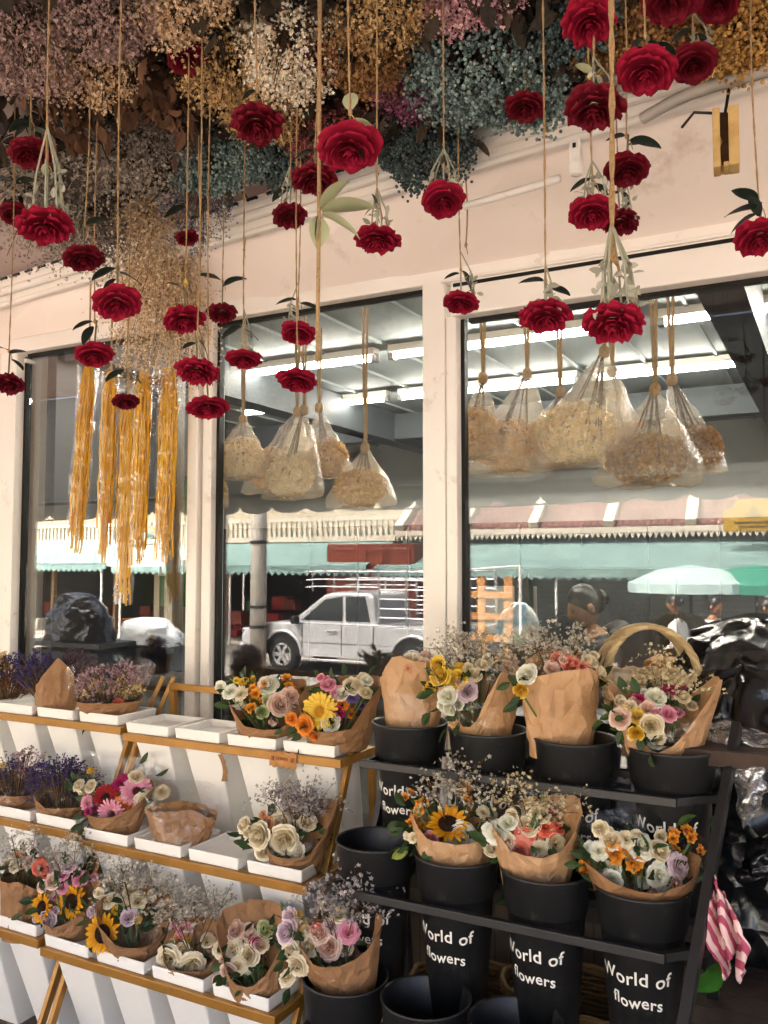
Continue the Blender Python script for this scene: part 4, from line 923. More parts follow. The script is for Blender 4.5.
# black stand with buckets
ROWR = [(-.62, 1.188), (-.80, .905), (-.95, .61)]
RX0, RX1 = -1.20, -.352
bs = thing('bucket_stand', (-.72, -.95, 0), 'black steel tiered stand holding the black flower buckets', 'bucket stand')
for y, z in ROWR:
    for nm, c_, d_ in (('front_rail', ((RX0 + RX1) / 2 + .72, y + .95, z), (RX1 - RX0, .018, .021)), ('back_rail', ((RX0 + RX1) / 2 + .72, y + .95 + .23, z), (RX1 - RX0 + .06, .018, .02))):
        MB().box(c_, d_).build(nm, M_DARKMET, bs, bevel=.002)
    MB().box((RX0 + .012 + .72, y + .95 + .115, z), (.018, .205, .02)).build('side_rail', M_DARKMET, bs, bevel=.002)
    MB().beam((RX1 + .72 - .004, y + .95 + .004, z + .0005), (RX1 + .72 + .088, y + .95 + .095, z + .0005), .018, .02).build('corner_rail', M_DARKMET, bs, bevel=.002)
    MB().beam((RX1 + .72 + .086, y + .95 + .098, z - .0005), (RX1 + .72 + .086, y + .95 + .235, z - .0005), .018, .02).build('side_rail', M_DARKMET, bs, bevel=.002)
ka = (ROWR[0][0] - ROWR[2][0]) / (ROWR[0][1] - ROWR[2][1])
for x in (RX0 + .0, RX1 + .035):
    la, lb = (at_y(737, 724, -.46), at_y(684, 1024, -.90)) if x > -.7 else (at_y(392, 752, -.47), at_y(352, 940, -.62)); lb = la + (lb - la) * (la.z / (la.z - lb.z)); lo = Vector((.72, .95, 0))
    MB().beam(la + lo, lb + lo, .022, .026).build('leg', M_DARKMET, bs, bevel=.002)
    MB().beam((x + .72, ROWR[0][0] + .95 + .20, 1.22), (x + .72, ROWR[0][0] + .95 + .36, 0), .028, .028).build('leg', M_DARKMET, bs, bevel=.002)
    for z in (.85, .45): MB().beam((x + .74, ROWR[0][0] + .95 - ka * (1.18 - z) + .1, z), (x + .74, ROWR[0][0] + .95 + .3, z), .018, .018).build('brace', M_DARKMET, bs)
def text_mesh(body, size):
    cu = bpy.data.curves.new('lettering', 'FONT'); cu.body = body; cu.size = size; cu.offset = size * .014; cu.resolution_u = 3; cu.align_x = 'CENTER'; cu.space_character = 1.05
    o = bpy.data.objects.new('lettering_src', cu); COL.objects.link(o)
    dg = bpy.context.evaluated_depsgraph_get(); me = bpy.data.meshes.new_from_object(o.evaluated_get(dg)); bpy.data.objects.remove(o); bpy.data.curves.remove(cu)
    import bmesh
    bm = bmesh.new(); bm.from_mesh(me); bmesh.ops.triangulate(bm, faces=bm.faces); bmesh.ops.subdivide_edges(bm, edges=[e for e in bm.edges if e.calc_length() > size * .12], cuts=2, use_grid_fill=False); bmesh.ops.triangulate(bm, faces=bm.faces)
    V = np.array([v.co[:] for v in bm.verts]); bm.verts.index_update(); Fs = [tuple(v.index for v in f.verts) for f in bm.faces]; bm.free(); bpy.data.meshes.remove(me); return V, Fs
T1, T2 = text_mesh('World of', .041), text_mesh('flowers', .036)
M_LETTER = mat('white_lettering', ['#dcd8cf', '#e8e4dc'], rough=.6, scale=30)
RB0, RB1, BH = .093, .070, .31
def body_r(z): return RB0 + (RB1 - RB0) * (-z / BH)
_bk = {}
def bucket(x, y, z, label, turn=-.45, txt=True):
    """round bucket: deep collar above the rail, tapered body below with the lettering"""
    t = thing('black_bucket', (x, y, z), label, 'bucket', 'black buckets on the steel stand')
    if not _bk:
        mb = MB(); mb.lathe([(.096, 0), (.099, .004), (.107, .082), (.110, .088), (.110, .092), (.106, .093), (.103, .088), (.092, -.005), (.082, -.06), (.0005, -.06)], 48); _bk['c'] = mb.mesh('collar', M_BLACK, True)
        mb = MB(); mb.lathe([(.0955, 0), (RB0, -.006), (RB1 + .001, -BH), (RB1 - .005, -BH - .004), (.0005, -BH - .004)], 48); _bk['b'] = mb.mesh('body', M_BLACK, True)
        for key, (V, Fs), zc in (('1', T1, -.100), ('2', T2, -.150)):
            jit = np.array([.0025 * math.sin(p[0] * 90) for p in V]); zz = V[:, 1] + zc + jit; r = np.array([body_r(k) for k in zz]) + .0012; a = V[:, 0] / .083
            mb = MB(); mb.add(np.stack([r * np.sin(a), -r * np.cos(a), zz], 1), Fs); _bk[key] = mb.mesh('lettering', M_LETTER, True)
    link('collar', _bk['c'], t); link('body', _bk['b'], t)
    if txt:
        for k in '12':
            o = link('lettering', _bk[k], t); o.rotation_euler = (0, 0, YAW + turn - .12 + (.10 if k == '2' else 0))
    return t
for u, lab, tn in ((410, 'black bucket on the top rail holding the closed paper bouquet', -.5), (488, 'black bucket on the top rail holding the yellow rose bouquet', -.25), (575, 'black bucket on the top rail holding the pink rose bouquet', -.42), (671, 'black bucket at the right end of the top rail', -.5)):
    p = at_y(u, 745, -.50); bucket(p.x, -.50, 1.201, lab, tn)
for u, lab, tn in ((376, 'empty black bucket at the left end of the middle rail', -.45), (457, 'black bucket on the middle rail under the half hidden sunflower', -.5), (546, 'black bucket on the middle rail under the coral rose bouquet', -.6), (642, 'black bucket on the middle rail under the orange lilies', -.45)):
    p = at_y(u, 890, -.68); bucket(p.x, -.68, .918, lab, tn)
for u, lab in ((345, 'black bucket on the lowest rail holding the cream and pink bouquet'), (426, 'empty black bucket on the lowest rail, beside the cream and pink bouquet'), (516, 'empty black bucket at the bottom edge of the picture')):
    p = at_y(u, 1000, -.83); bucket(p.x, -.83, .623, lab)

# ==================================================================== bouquets
def sprigs(mb, n, base, spread, length, fl=0, mi_s=0, mi_f=1, size=.0042, dense=26):
    pos, siz = [], []
    for k in range(n):
        a = rng.uniform(-.5, math.pi + .5); q = rng.uniform(.2, 1) ** .6
        e = Vector((spread[0] * q * math.cos(a), spread[1] * q * math.sin(a), length * rng.uniform(.6, 1.05))); b = Vector((base[0], base[1], base[2])); m = e * .55 + Vector((0, 0, .02))
        mb.tube([b, b + m, b + e], [.0018, .0014, .0008], 4, mi_s, cap=False)
        for j in range(dense):
            t = rng.uniform(.5, 1.0); p = b + (m.lerp(e, (t - .5) * 2)); w = (1.12 - t) * .09
            q_ = p + Vector((rng.normal() * w, rng.normal() * w, abs(rng.normal()) * w * .8)); 
            if j % 3 == 0: mb.tube([p, q_], .0007, 3, mi_s, cap=False)
            for r_ in range(3): pos.append(q_ + Vector(tuple(rng.normal(size=3) * .007))); siz.append(size * rng.uniform(.7, 1.4))
    mb.batch(CUP, np.array([tuple(p) for p in pos]), np.array(siz), mi_f)
FILL = {'grey': ['#a39c8e', '#c8c0b0', '#807a6c', '#dcd4c2'], 'lilac': ['#8a8286', '#b3aaa8', '#6e6868', '#cdc4bc'], 'cream': ['#b8a680', '#d8caa4', '#9a8a66'], 'lav': ['#2a2548', '#3f3868', '#554c80', '#1e1b34'], 'plum': ['#2e2030', '#4c3446', '#6a4a5a', '#241a22'], 'mauve': ['#7d5a62', '#a88890', '#c0a4a4', '#5c4248'], 'ycream': ['#c09a48', '#dcc07a', '#e6d29c', '#a47c34'], 'rust': ['#4a2e1e', '#6e4630', '#8a5c40', '#382216']}
def fmat(c): return mat('filler_' + c, FILL[c], island=True, rough=.85, trans=.12)
CELLS = []
def bouquet(label, base, y, r0, r1, ctrl, flowers=(), fill=None, nsp=10, clouds=(), cello=None, kraft=1, lean=(0, 0), seed=0, leaves=26, spread=1.0, group='bouquets on the stands', flat=.72, crush=1.0, pinch=0):
    """base: where the paper meets its pot; ctrl: (degrees round from the viewer's side, height in pixels) of the paper's edge"""
    B = at_y(*base, y); s = px(B)
    t = thing('bouquet', B, label, 'bouquet', group, rz=YAW)
    hm = max(h for _, h in ctrl) * s * (1.10 if kraft == 2 else 1.04) if ctrl else 40 * s
    if y in (yA1, yA2, yA3): r0 += 4 if pinch < .9 else -6
    R0, R1 = r0 * s, r1 * s; lx, ly = lean[0] * s, lean[1] * s
    def pt(phi, z):
        q = max(0, z / hm); r = R0 + (R1 - R0) * q ** .85; return np.array([r * math.sin(phi) + lx * q, -r * math.cos(phi) * flat * (1 - pinch * q) + ly * q, z])
    if ctrl:
        c_ = sorted(ctrl); dg = [a for a, _ in c_]; hh = [max(h, 19) * (1.10 if kraft == 2 else 1.04) * s for _, h in c_]
        dg = [dg[-1] - 360] + dg + [dg[0] + 360]; hh = [hh[-1]] + hh + [hh[0]]
        n, k = 33, 9; P = np.zeros((k, n, 3)); pr = random.Random(seed + 40); cnr = [pr.uniform(-1, 1) for _ in range(n)]
        for j in range(n):
            for i in range(k):
                a_ = -190 + 380 * j / (n - 1) + (pr.uniform(-4.2, 4.2) if 0 < j < n - 1 else 0); top = np.interp((a_ + 180) % 360 - 180, dg, hh); sp = 1 + .05 * (j / (n - 1) - .5)
                q = (i + (pr.uniform(-.38, .38) if 0 < i < k - 1 else 0)) / (k - 1); e = pt(R_(a_), top * q) * np.array([sp, sp, 1])
                dlt = crush * (pr.uniform(-1, 1) * .0026 + cnr[j] * .0034 * min(1, q * 2)) * (.35 if i == 0 else 1)
                P[i, j] = e + np.array([math.sin(R_(a_)), -math.cos(R_(a_)), 0]) * dlt
        V = P.reshape(-1, 3); Fs = []
        for i in range(k - 1):
            for j in range(n - 1):
                a_, b_, c__, d_ = i * n + j, i * n + j + 1, (i + 1) * n + j + 1, (i + 1) * n + j
                Fs += [(a_, b_, c__), (a_, c__, d_)] if pr.random() < .5 else [(a_, b_, d_), (b_, c__, d_)]
        mb = MB(); mb.add(V, Fs); o = mb.build('paper_wrap', M_KRAFT_LIT if kraft == 2 else M_KRAFT, t, smooth=False)
        sd = o.modifiers.new('thick', 'SOLIDIFY'); sd.thickness = .0012
    if cello:
        h = cello * s; n, k = 49, 14; P = np.zeros((k, n, 3))
        for j in range(n):
            ph = 2 * math.pi * j / (n - 1)
            for i in range(k):
                q = i / (k - 1); zz = h * (.55 + .45 * (.5 - .5 * math.cos(ph))) * q; e = pt(ph, zz); P[i, j] = (e[0] * 1.06, e[1] * 1.08, zz + .012)
        mb = MB(); mb.grid(crumple(P, .010, 13, seed + 5)); mb.build('clear_film', M_CELLO, t, smooth=True)
    vtop = (base[1] - min([f[3] - f[4] * .4 for f in flowers])) if flowers else hm / s
    # the blooms
    rot = Matrix.Rotation(-YAW, 3, 'Z'); pts = []
    if flowers:
        vmid = sum(f[3] for f in flowers) / len(flowers); vr = max(14, max(abs(f[3] - vmid) for f in flowers))
        umid = base[0] + lean[0] * .7
        for i, f in enumerate(flowers):
            kind, colr, u, v, w = f[:5]
            Z = depth(B) + R1 * flat * ((.45 if y != -.68 else .3) * (vmid - v) / vr) - (.045 if y != -.68 else .038)
            p = at_d(u, v, Z); loc = rot @ (p - B); R = w * .97 * (Z / F) / 2
            o = link(BNAME[kind], bloom_mesh(kind, colr if kind not in ('sun', 'ball') else '-', random.randrange(3 if kind != 'sun' else 2)), t); o.location = loc; o.scale = (R, R, R * (1.0 if kind in ('rose', 'bud') else .9))
            dd = f[5] if len(f) > 5 else ((u - umid) / max(r1, 10) * .55 + random.uniform(-.2, .2), -1, .55 + .75 * (vmid - v) / vr + random.uniform(-.15, .25))
            face(o, dd); pts.append(loc)
            if kind in ('rose', 'open', 'ruff', 'lily') and len(flowers) < 16:
                for _ in range(2):
                    o2 = link(BNAME[kind], bloom_mesh(kind, colr, random.randrange(3)), t); k2 = random.uniform(.55, .85); o2.location = loc + Vector((random.uniform(-1, 1) * R * 1.5, random.uniform(.008, .03), random.uniform(-.9, .6) * R * 1.5)); o2.scale = (R * k2,) * 3; face(o2, (dd[0] + random.uniform(-.5, .5), -1, random.uniform(.1, 1.2)))
    # greenery between the blooms, and airy sprigs
    if leaves and flowers:
        mb = MB(); q = np.array([tuple(p) for p in pts]); c0 = q.mean(0)
        L = q[rng.integers(0, len(q), leaves * 2)] + rng.normal(size=(leaves * 2, 3)) * np.array([.022, .02, .018]) + np.array([0, .022, -.022])
        mb.batch(LEAF, L, rng.uniform(.03, .055, leaves * 2), 0, axis=(L - c0) + rng.normal(size=L.shape) * .03 + np.array([0, -.01, .03]))
        for p in pts: mb.tube([(0, 0, .0), (p.x * .5, p.y * .5, p.z * .5), (p.x, p.y, p.z - .004)], .0026, 5, 1, cap=False)
        mb.build('foliage', [M_LEAF, mat('bouquet_stem', ['#4a5a30', '#5f6e3e'], scale=9)], t)
    if fill and nsp:
        mb = MB(); z0 = hm * .35
        sprigs(mb, max(4, int(nsp * .45)), (lx * .3, R1 * .12, z0), (R1 * .85 * spread, R1 * .6), (vtop + 18) * s - z0, size=.0052)
        mb.build('airy_foliage', [M_TWIG, fmat(fill)], t)
    for (u, v, ru, rv, c, n, kind) in clouds:
        n = int(n * (2.4 if kind == 'spike' else 1.9))
        Z = depth(B) - (v - base[1] + 40) / 60 * .02; p = rot @ (at_d(u, v, Z) - B); mb = MB(); s2 = Z / F
        m_ = max(6, n // 14); cl = rng.normal(size=(m_, 3)); cl /= np.linalg.norm(cl, axis=1)[:, None]; cl *= rng.uniform(.45, 1, m_)[:, None] ** .6
        cl = cl * np.array([ru * s2, min(ru, rv) * s2 * .8, rv * s2]) + np.array(p)
        for q in cl: mb.tube([(p.x * .2, p.y * .2, .0), (q[0] * .55, q[1] * .55, q[2] * .55), tuple(q)], .0016, 4, 0, cap=False)
        if kind == 'spike':
            pp, ax, sz = [], [], []
            for q in cl:
                d_ = np.array([(q[0] - p.x) * 1.2, (q[1] - p.y), .05]) + rng.normal(size=3) * .015; d_ /= np.linalg.norm(d_)
                for r_ in range(16): pp.append(q + d_ * (r_ - 8) * .004 + rng.normal(size=3) * .0035); ax.append(d_ + rng.normal(size=3) * .6); sz.append(.0052 * rng.uniform(.7, 1.3))
            mb.batch(GRAIN, np.array(pp), np.array(sz), 1, axis=np.array(ax))
        else:
            pp = np.repeat(cl, 14, 0) + rng.normal(size=(m_ * 14, 3)) * .009; mb.batch(CUP, pp, rng.uniform(.0042, .0075, len(pp)), 1)
        mb.build('dried_blossoms', [M_TWIG, fmat(c)], t)
    return t
F_ = 'ROSE'
yA1, yA2, yA3 = -.425, -.61, -.772
# --- left stand
bouquet('dark purple and brown dried bunch at the left edge of the top row', (6, 712), yA1, 14, 26, None, clouds=((4, 682, 26, 24, 'rust', 500, 'cup'), (12, 668, 26, 16, 'lav', 300, 'cup'), (0, 664, 12, 10, 'ycream', 120, 'cup')), seed=1)
bouquet('deep violet lavender behind a folded brown paper corner', (54, 716), yA1, 15, 22, [(-180, 40), (-75, 34), (-55, 30), (-15, 44), (12, 57), (45, 46), (80, 30)], clouds=((50, 676, 26, 22, 'lav', 620, 'spike'), (74, 664, 18, 14, 'plum', 260, 'spike'), (28, 668, 16, 18, 'lav', 240, 'spike')), lean=(4, 0), seed=2)
bouquet('mixed dried bouquet of cream, mauve and pink in clear film', (108, 720), yA1, 17, 36, [(-180, 26), (-90, 14), (0, 5), (90, 12)], clouds=((104, 688, 30, 22, 'mauve', 560, 'cup'), (96, 692, 14, 11, 'ycream', 240, 'cup'), (126, 688, 15, 10, 'ycream', 220, 'cup'), (128, 676, 18, 12, 'mauve', 200, 'cup')), flowers=(('ruff', 'coral', 118, 703, 12), ('bud', 'green', 94, 712, 12), ('ruff', 'pink', 112, 690, 12)), cello=56, seed=3, leaves=16)
bouquet('cream and lavender dried bunch at the left edge of the middle row', (14, 815), yA2, 15, 30, [(-180, 40), (-70, 20), (0, 22), (70, 20)], clouds=((14, 774, 24, 18, 'lav', 420, 'spike'), (6, 778, 18, 16, 'ycream', 240, 'cup'), (28, 762, 14, 12, 'mauve', 160, 'cup')), cello=44, seed=4)
bouquet('deep blue lavender bouquet on the middle row', (62, 824), yA2, 14, 34, [(-180, 44), (-90, 28), (-50, 26), (-20, 14), (30, 5), (70, 6)], clouds=((62, 776, 26, 16, 'lav', 520, 'spike'), (78, 790, 22, 18, 'lav', 420, 'spike'), (44, 790, 16, 16, 'lav', 240, 'spike')), cello=64, seed=5, leaves=0)
bouquet('brown paper bouquet with a small orange rose at lower left', (24, 937), yA3, 17, 24, [(-180, 66), (-90, 58), (-30, 54), (0, 57), (40, 48), (90, 50)], (('rose', 'cream', 14, 866, 15), ('open', 'coral', 40, 868, 17), ('rose', 'pink', 54, 874, 14), ('bud', 'peach', 20, 856, 12), ('ruff', 'blush', 28, 862, 14)), fill='grey', nsp=9, seed=6, leaves=18, kraft=1)
bouquet('bouquet with two sunflowers turned left and pink roses', (68, 942), yA3, 15, 30, [(-180, 56), (-95, 24), (-30, 12), (0, 22), (25, 27), (60, 40), (100, 52)], (('sun', '-', 40, 908, 32, (-.7, -1, .3)), ('sun', '-', 70, 902, 36, (-.35, -1, .25)), ('rose', 'lilac', 47, 919, 21), ('rose', 'blush', 53, 880, 20), ('rose', 'pink', 62, 874, 16), ('ruff', 'pink', 80, 878, 18), ('rose', 'lilac', 68, 866, 17), ('rose', 'blush', 42, 886, 14), ('ruff', 'pink', 62, 888, 14)), fill='grey', nsp=8, cello=50, seed=7)
bouquet('big sunflower bouquet with grey sprigs, lower left', (134, 960), yA3, 18, 42, [(-180, 58), (-110, 52), (-80, 44), (-45, 30), (-10, 8), (30, 6), (55, 22), (80, 42), (120, 50)], (('sun', '-', 101, 934, 42, (-.35, -1, .3)), ('open', 'cream', 108, 900, 19), ('ball', '-', 116, 910, 11), ('rose', 'lilac', 128, 917, 19), ('ball', '-', 138, 919, 10), ('rose', 'cream', 138, 900, 20), ('ruff', 'cream', 122, 904, 14), ('bud', 'lilac', 92, 912, 12)), fill='grey', nsp=22, cello=66, seed=8, spread=1.15)
bouquet('cream bouquet with a single pink carnation, lower row', (192, 984), yA3, 17, 34, [(-180, 54), (-110, 40), (-60, 10), (0, 5), (40, 16), (70, 34), (110, 46)], (('ruff', 'pink', 184, 928, 22), ('open', 'cream', 168, 960, 30), ('open', 'cream', 192, 966, 28), ('rose', 'peach', 177, 940, 17), ('rose', 'cream', 208, 940, 16), ('ball', '-', 188, 938, 9), ('bud', 'green', 171, 944, 11), ('rose', 'cream', 182, 950, 18)), fill='grey', nsp=20, seed=9, spread=1.2)
bouquet('cream and blush bouquet with one magenta rose, lower row', (260, 998), yA3, 22, 40, [(-180, 80), (-130, 74), (-85, 60), (-40, 20), (-5, 10), (25, 32), (60, 60), (100, 74)], (('rose', 'blush', 236, 930, 22), ('rose', 'blush', 248, 936, 20), ('open', 'cream', 232, 950, 24), ('rose', 'cream', 247, 956, 26), ('bud', 'magenta', 257, 944, 17), ('rose', 'green', 266, 930, 19), ('rose', 'blush', 228, 972, 20), ('open', 'cream', 238, 966, 20), ('rose', 'cream', 240, 944, 18)), kraft=1, seed=10, lean=(-10, 0))
bouquet('red and pink gerbera bouquet on the middle row', (116, 832), yA2, 17, 38, [(-180, 46), (-110, 24), (-60, 10), (0, 6), (40, 26), (80, 42)], (('gerb', 'red', 106, 797, 27), ('gerb', 'pink', 137, 791, 34), ('gerb', 'pink', 111, 814, 31), ('ruff', 'magenta', 121, 783, 17), ('rose', 'cream', 78, 785, 14), ('rose', 'cream', 90, 786, 15), ('open', 'cream', 146, 801, 24), ('ruff', 'orange', 124, 804, 21), ('ruff', 'pink', 86, 803, 16), ('bud', 'yellow', 91, 771, 9), ('rose', 'cream', 136, 776, 17), ('ruff', 'magenta', 88, 812, 10)), cello=62, seed=11)
bouquet('empty folded brown paper bag in clear film on the middle row', (181, 848), yA2, 29, 36, [(-180, 44), (-100, 36), (-50, 34), (0, 36), (20, 37), (60, 29), (100, 32)], cello=66, seed=12, crush=1.7, flat=.9, pinch=.97)
bouquet('cream rose bouquet with grey sprigs in slanted paper, middle row', (296, 872), yA2, 19, 40, [(-180, 58), (-110, 38), (-75, 30), (-40, 12), (-5, 5), (30, 20), (60, 44), (85, 60), (120, 64)], (('rose', 'cream', 258, 836, 30), ('rose', 'cream', 284, 840, 33), ('rose', 'cream', 281, 822, 26), ('rose', 'peach', 266, 824, 19), ('rose', 'cream', 308, 822, 20), ('bud', 'cream', 249, 832, 14)), fill='lilac', nsp=26, cello=64, seed=13, lean=(0, 0))
bouquet('orange lily and white rose bouquet on the top row', (270, 746), yA1, 20, 42, [(-180, 58), (-110, 54), (-80, 46), (-45, 22), (0, 6), (35, 20), (70, 44), (110, 62)], (('rose', 'white', 268, 684, 24), ('lily', 'alstro', 253, 690, 26), ('lily', 'alstro', 289, 684, 26), ('ruff', 'cream', 240, 693, 18), ('open', 'white', 229, 691, 18), ('rose', 'blush', 281, 704, 28), ('lily', 'alstro', 248, 708, 18), ('bud', 'green', 262, 712, 15), ('ruff', 'yellow', 243, 681, 12), ('bud', 'green', 268, 700, 13), ('bud', 'blush', 273, 721, 10)), seed=14, leaves=30, lean=(-6, 0))
bouquet('yellow gerbera bouquet with orange and magenta roses, top row', (338, 748), yA1, 24, 44, [(-180, 64), (-110, 50), (-75, 38), (-45, 14), (-10, 6), (25, 22), (55, 50), (80, 62), (120, 66)], (('gerb', 'yellow', 319, 711, 40), ('open', 'orange', 303, 726, 23), ('rose', 'pink', 328, 684, 18), ('rose', 'pink', 335, 693, 12), ('rose', 'white', 330, 722, 23), ('bud', 'magenta', 338, 714, 16), ('rose', 'cream', 353, 685, 22), ('rose', 'white', 367, 680, 15), ('ruff', 'purple', 352, 697, 15), ('ruff', 'orange', 342, 704, 17), ('rose', 'white', 341, 694, 18), ('rose', 'cream', 366, 692, 15), ('bud', 'orange', 314, 735, 12)), seed=15)
# --- right stand
yR1, yR2, yR3 = -.50, -.68, -.83
bouquet('closed paper bouquet seen from its back, top row', (412, 742), yR1, 23, 35, [(-180, 70), (-100, 54), (-60, 62), (-28, 80), (-5, 74), (25, 72), (50, 76), (90, 64)], (('bud', 'coral', 408, 668, 13), ('rose', 'cream', 412, 660, 20), ('open', 'blush', 424, 664, 18)), cello=84, kraft=2, seed=21, leaves=0, lean=(0, 0), pinch=.45)
bouquet('yellow rose bouquet with white roses behind a paper peak', (482, 748), yR1, 24, 46, [(-180, 66), (-110, 72), (-78, 72), (-62, 50), (-40, 22), (-15, 22), (8, 50), (28, 74), (55, 52), (90, 44)], (('rose', 'yellow', 440, 676, 25), ('rose', 'yellow', 457, 678, 26), ('rose', 'cream', 474, 674, 18), ('rose', 'white', 447, 696, 22), ('rose', 'lilac', 467, 691, 24), ('bud', 'white', 450, 709, 15), ('rose', 'blush', 510, 667, 20), ('bud', 'coral', 506, 680, 10), ('rose', 'cream', 482, 664, 16)), fill='grey', nsp=26, kraft=2, seed=22, cello=80, lean=(-4, 0), spread=1.1)
bouquet('pink rose bouquet behind tall crumpled paper, top row', (560, 756), yR1, 30, 42, [(-180, 96), (-130, 84), (-80, 70), (-45, 72), (0, 78), (35, 80), (70, 74), (110, 88)], (('rose', 'salmon', 572, 664, 24), ('rose', 'salmon', 585, 668, 19), ('rose', 'cream', 590, 661, 20), ('rose', 'white', 526, 674, 24), ('bud', 'yellow', 521, 690, 17), ('rose', 'blush', 552, 668, 18), ('bud', 'cream', 600, 672, 14)), fill='grey', nsp=20, kraft=2, seed=23, leaves=7, lean=(0, 0), crush=1.6, pinch=.35)
bouquet('large bouquet of cream, pink and yellow roses in slanted paper, right end of top row', (664, 770), yR1, 30, 58, [(-180, 60), (-120, 74), (-85, 70), (-55, 34), (-25, 8), (0, 26), (35, 56), (62, 84), (80, 78), (100, 86), (130, 66)], (('rose', 'blush', 620, 718, 24), ('bud', 'yellow', 625, 712, 13), ('rose', 'yellow', 637, 716, 18), ('bud', 'yellow', 636, 733, 17), ('rose', 'cream', 651, 726, 27), ('rose', 'pink', 669, 714, 19), ('rose', 'white', 656, 697, 24), ('rose', 'magenta', 671, 689, 17), ('bud', 'magenta', 638, 699, 13), ('rose', 'cream', 683, 696, 18), ('rose', 'cream', 630, 706, 16), ('rose', 'blush', 648, 708, 19), ('bud', 'magenta', 682, 688, 10)), fill='cream', nsp=10, kraft=2, seed=24, cello=92)
bouquet('sunflower and white rose bouquet on the middle row of buckets', (455, 885), yR2, 30, 44, [(-180, 54), (-110, 64), (-75, 60), (-45, 46), (0, 43), (40, 46), (80, 50)], (('sun', '-', 448, 822, 46, (-.1, -.7, 1)), ('rose', 'white', 461, 838, 37), ('lily', 'alstro', 424, 802, 26), ('lily', 'alstro', 468, 798, 27), ('lily', 'alstro', 411, 822, 20), ('rose', 'pink', 430, 840, 19), ('bud', 'pink', 478, 845, 12), ('ruff', 'cream', 484, 812, 16), ('bud', 'green', 419, 812, 12), ('ruff', 'cream', 412, 838, 12)), fill='grey', nsp=16, kraft=2, seed=25, cello=78)
bouquet('coral and white rose bouquet on the middle row of buckets', (536, 902), yR2, 28, 46, [(-180, 84), (-130, 66), (-80, 66), (-45, 50), (0, 46), (35, 52), (70, 76), (110, 90)], (('open', 'white', 496, 833, 24), ('rose', 'cream', 506, 842, 22), ('rose', 'cream', 528, 824, 27), ('open', 'coral', 525, 836, 24), ('open', 'coral', 546, 826, 25), ('open', 'salmon', 520, 851, 30), ('rose', 'cream', 556, 842, 22), ('rose', 'cream', 540, 814, 22), ('bud', 'magenta', 553, 812, 12), ('open', 'cream', 540, 850, 20), ('rose', 'white', 508, 822, 20), ('bud', 'magenta', 530, 862, 12)), fill='cream', nsp=12, kraft=2, seed=26, cello=96)
bouquet('orange lily and white rose bouquet in dark clear film, middle row right', (642, 924), yR2, 32, 58, [(-180, 60), (-110, 56), (-75, 58), (-40, 46), (0, 40), (40, 47), (80, 62)], (('open', 'white', 598, 850, 22), ('rose', 'cream', 612, 840, 24), ('lily', 'alstro', 614, 855, 34), ('lily', 'alstro', 634, 866, 32), ('open', 'white', 660, 876, 29), ('open', 'white', 642, 845, 32), ('rose', 'cream', 660, 850, 26), ('lily', 'alstro', 674, 834, 26), ('lily', 'alstro', 692, 838, 24), ('open', 'lilac', 680, 866, 28), ('rose', 'white', 612, 880, 22), ('lily', 'alstro', 596, 862, 20), ('bud', 'blush', 652, 893, 14), ('bud', 'blush', 676, 882, 14), ('open', 'cream', 626, 838, 20)), fill=None, kraft=1, seed=27, cello=92, leaves=34)
bouquet('cream and pink bouquet in brown paper, front bucket', (345, 996), yR3, 27, 44, [(-180, 56), (-110, 62), (-75, 50), (-40, 36), (0, 38), (40, 48), (75, 66), (110, 72)], (('rose', 'lilac', 286, 932, 28), ('rose', 'cream', 307, 946, 25), ('rose', 'blush', 328, 947, 30), ('open', 'pink', 348, 932, 26), ('bud', 'coral', 317, 930, 14), ('open', 'cream', 296, 966, 28), ('ball', '-', 298, 915, 11), ('ball', '-', 303, 926, 12), ('rose', 'cream', 338, 914, 20), ('rose', 'cream', 290, 952, 22), ('rose', 'lilac', 330, 926, 18), ('rose', 'cream', 300, 936, 18)), fill='lilac', nsp=22, kraft=1, seed=28, cello=96, lean=(-8, 0))
# a single leaf sticking out beside the sunflower
p = at_d(408, 852, 2.18)
mb = MB(); mb.add(LEAF[0] * np.array([1.4, 1, 1]), LEAF[1]); o = mb.build('loose_leaf', mat('bright_leaf', ['#6f7a34', '#8a9440'], scale=9), smooth=True, loc=p); o.scale = (.045,) * 3; o.rotation_euler = (1.9, .6, -.9); o.modifiers.new('thick', 'SOLIDIFY').thickness = .02
tag(o, 'bright green leaf poking out left of the half hidden sunflower', 'leaf')

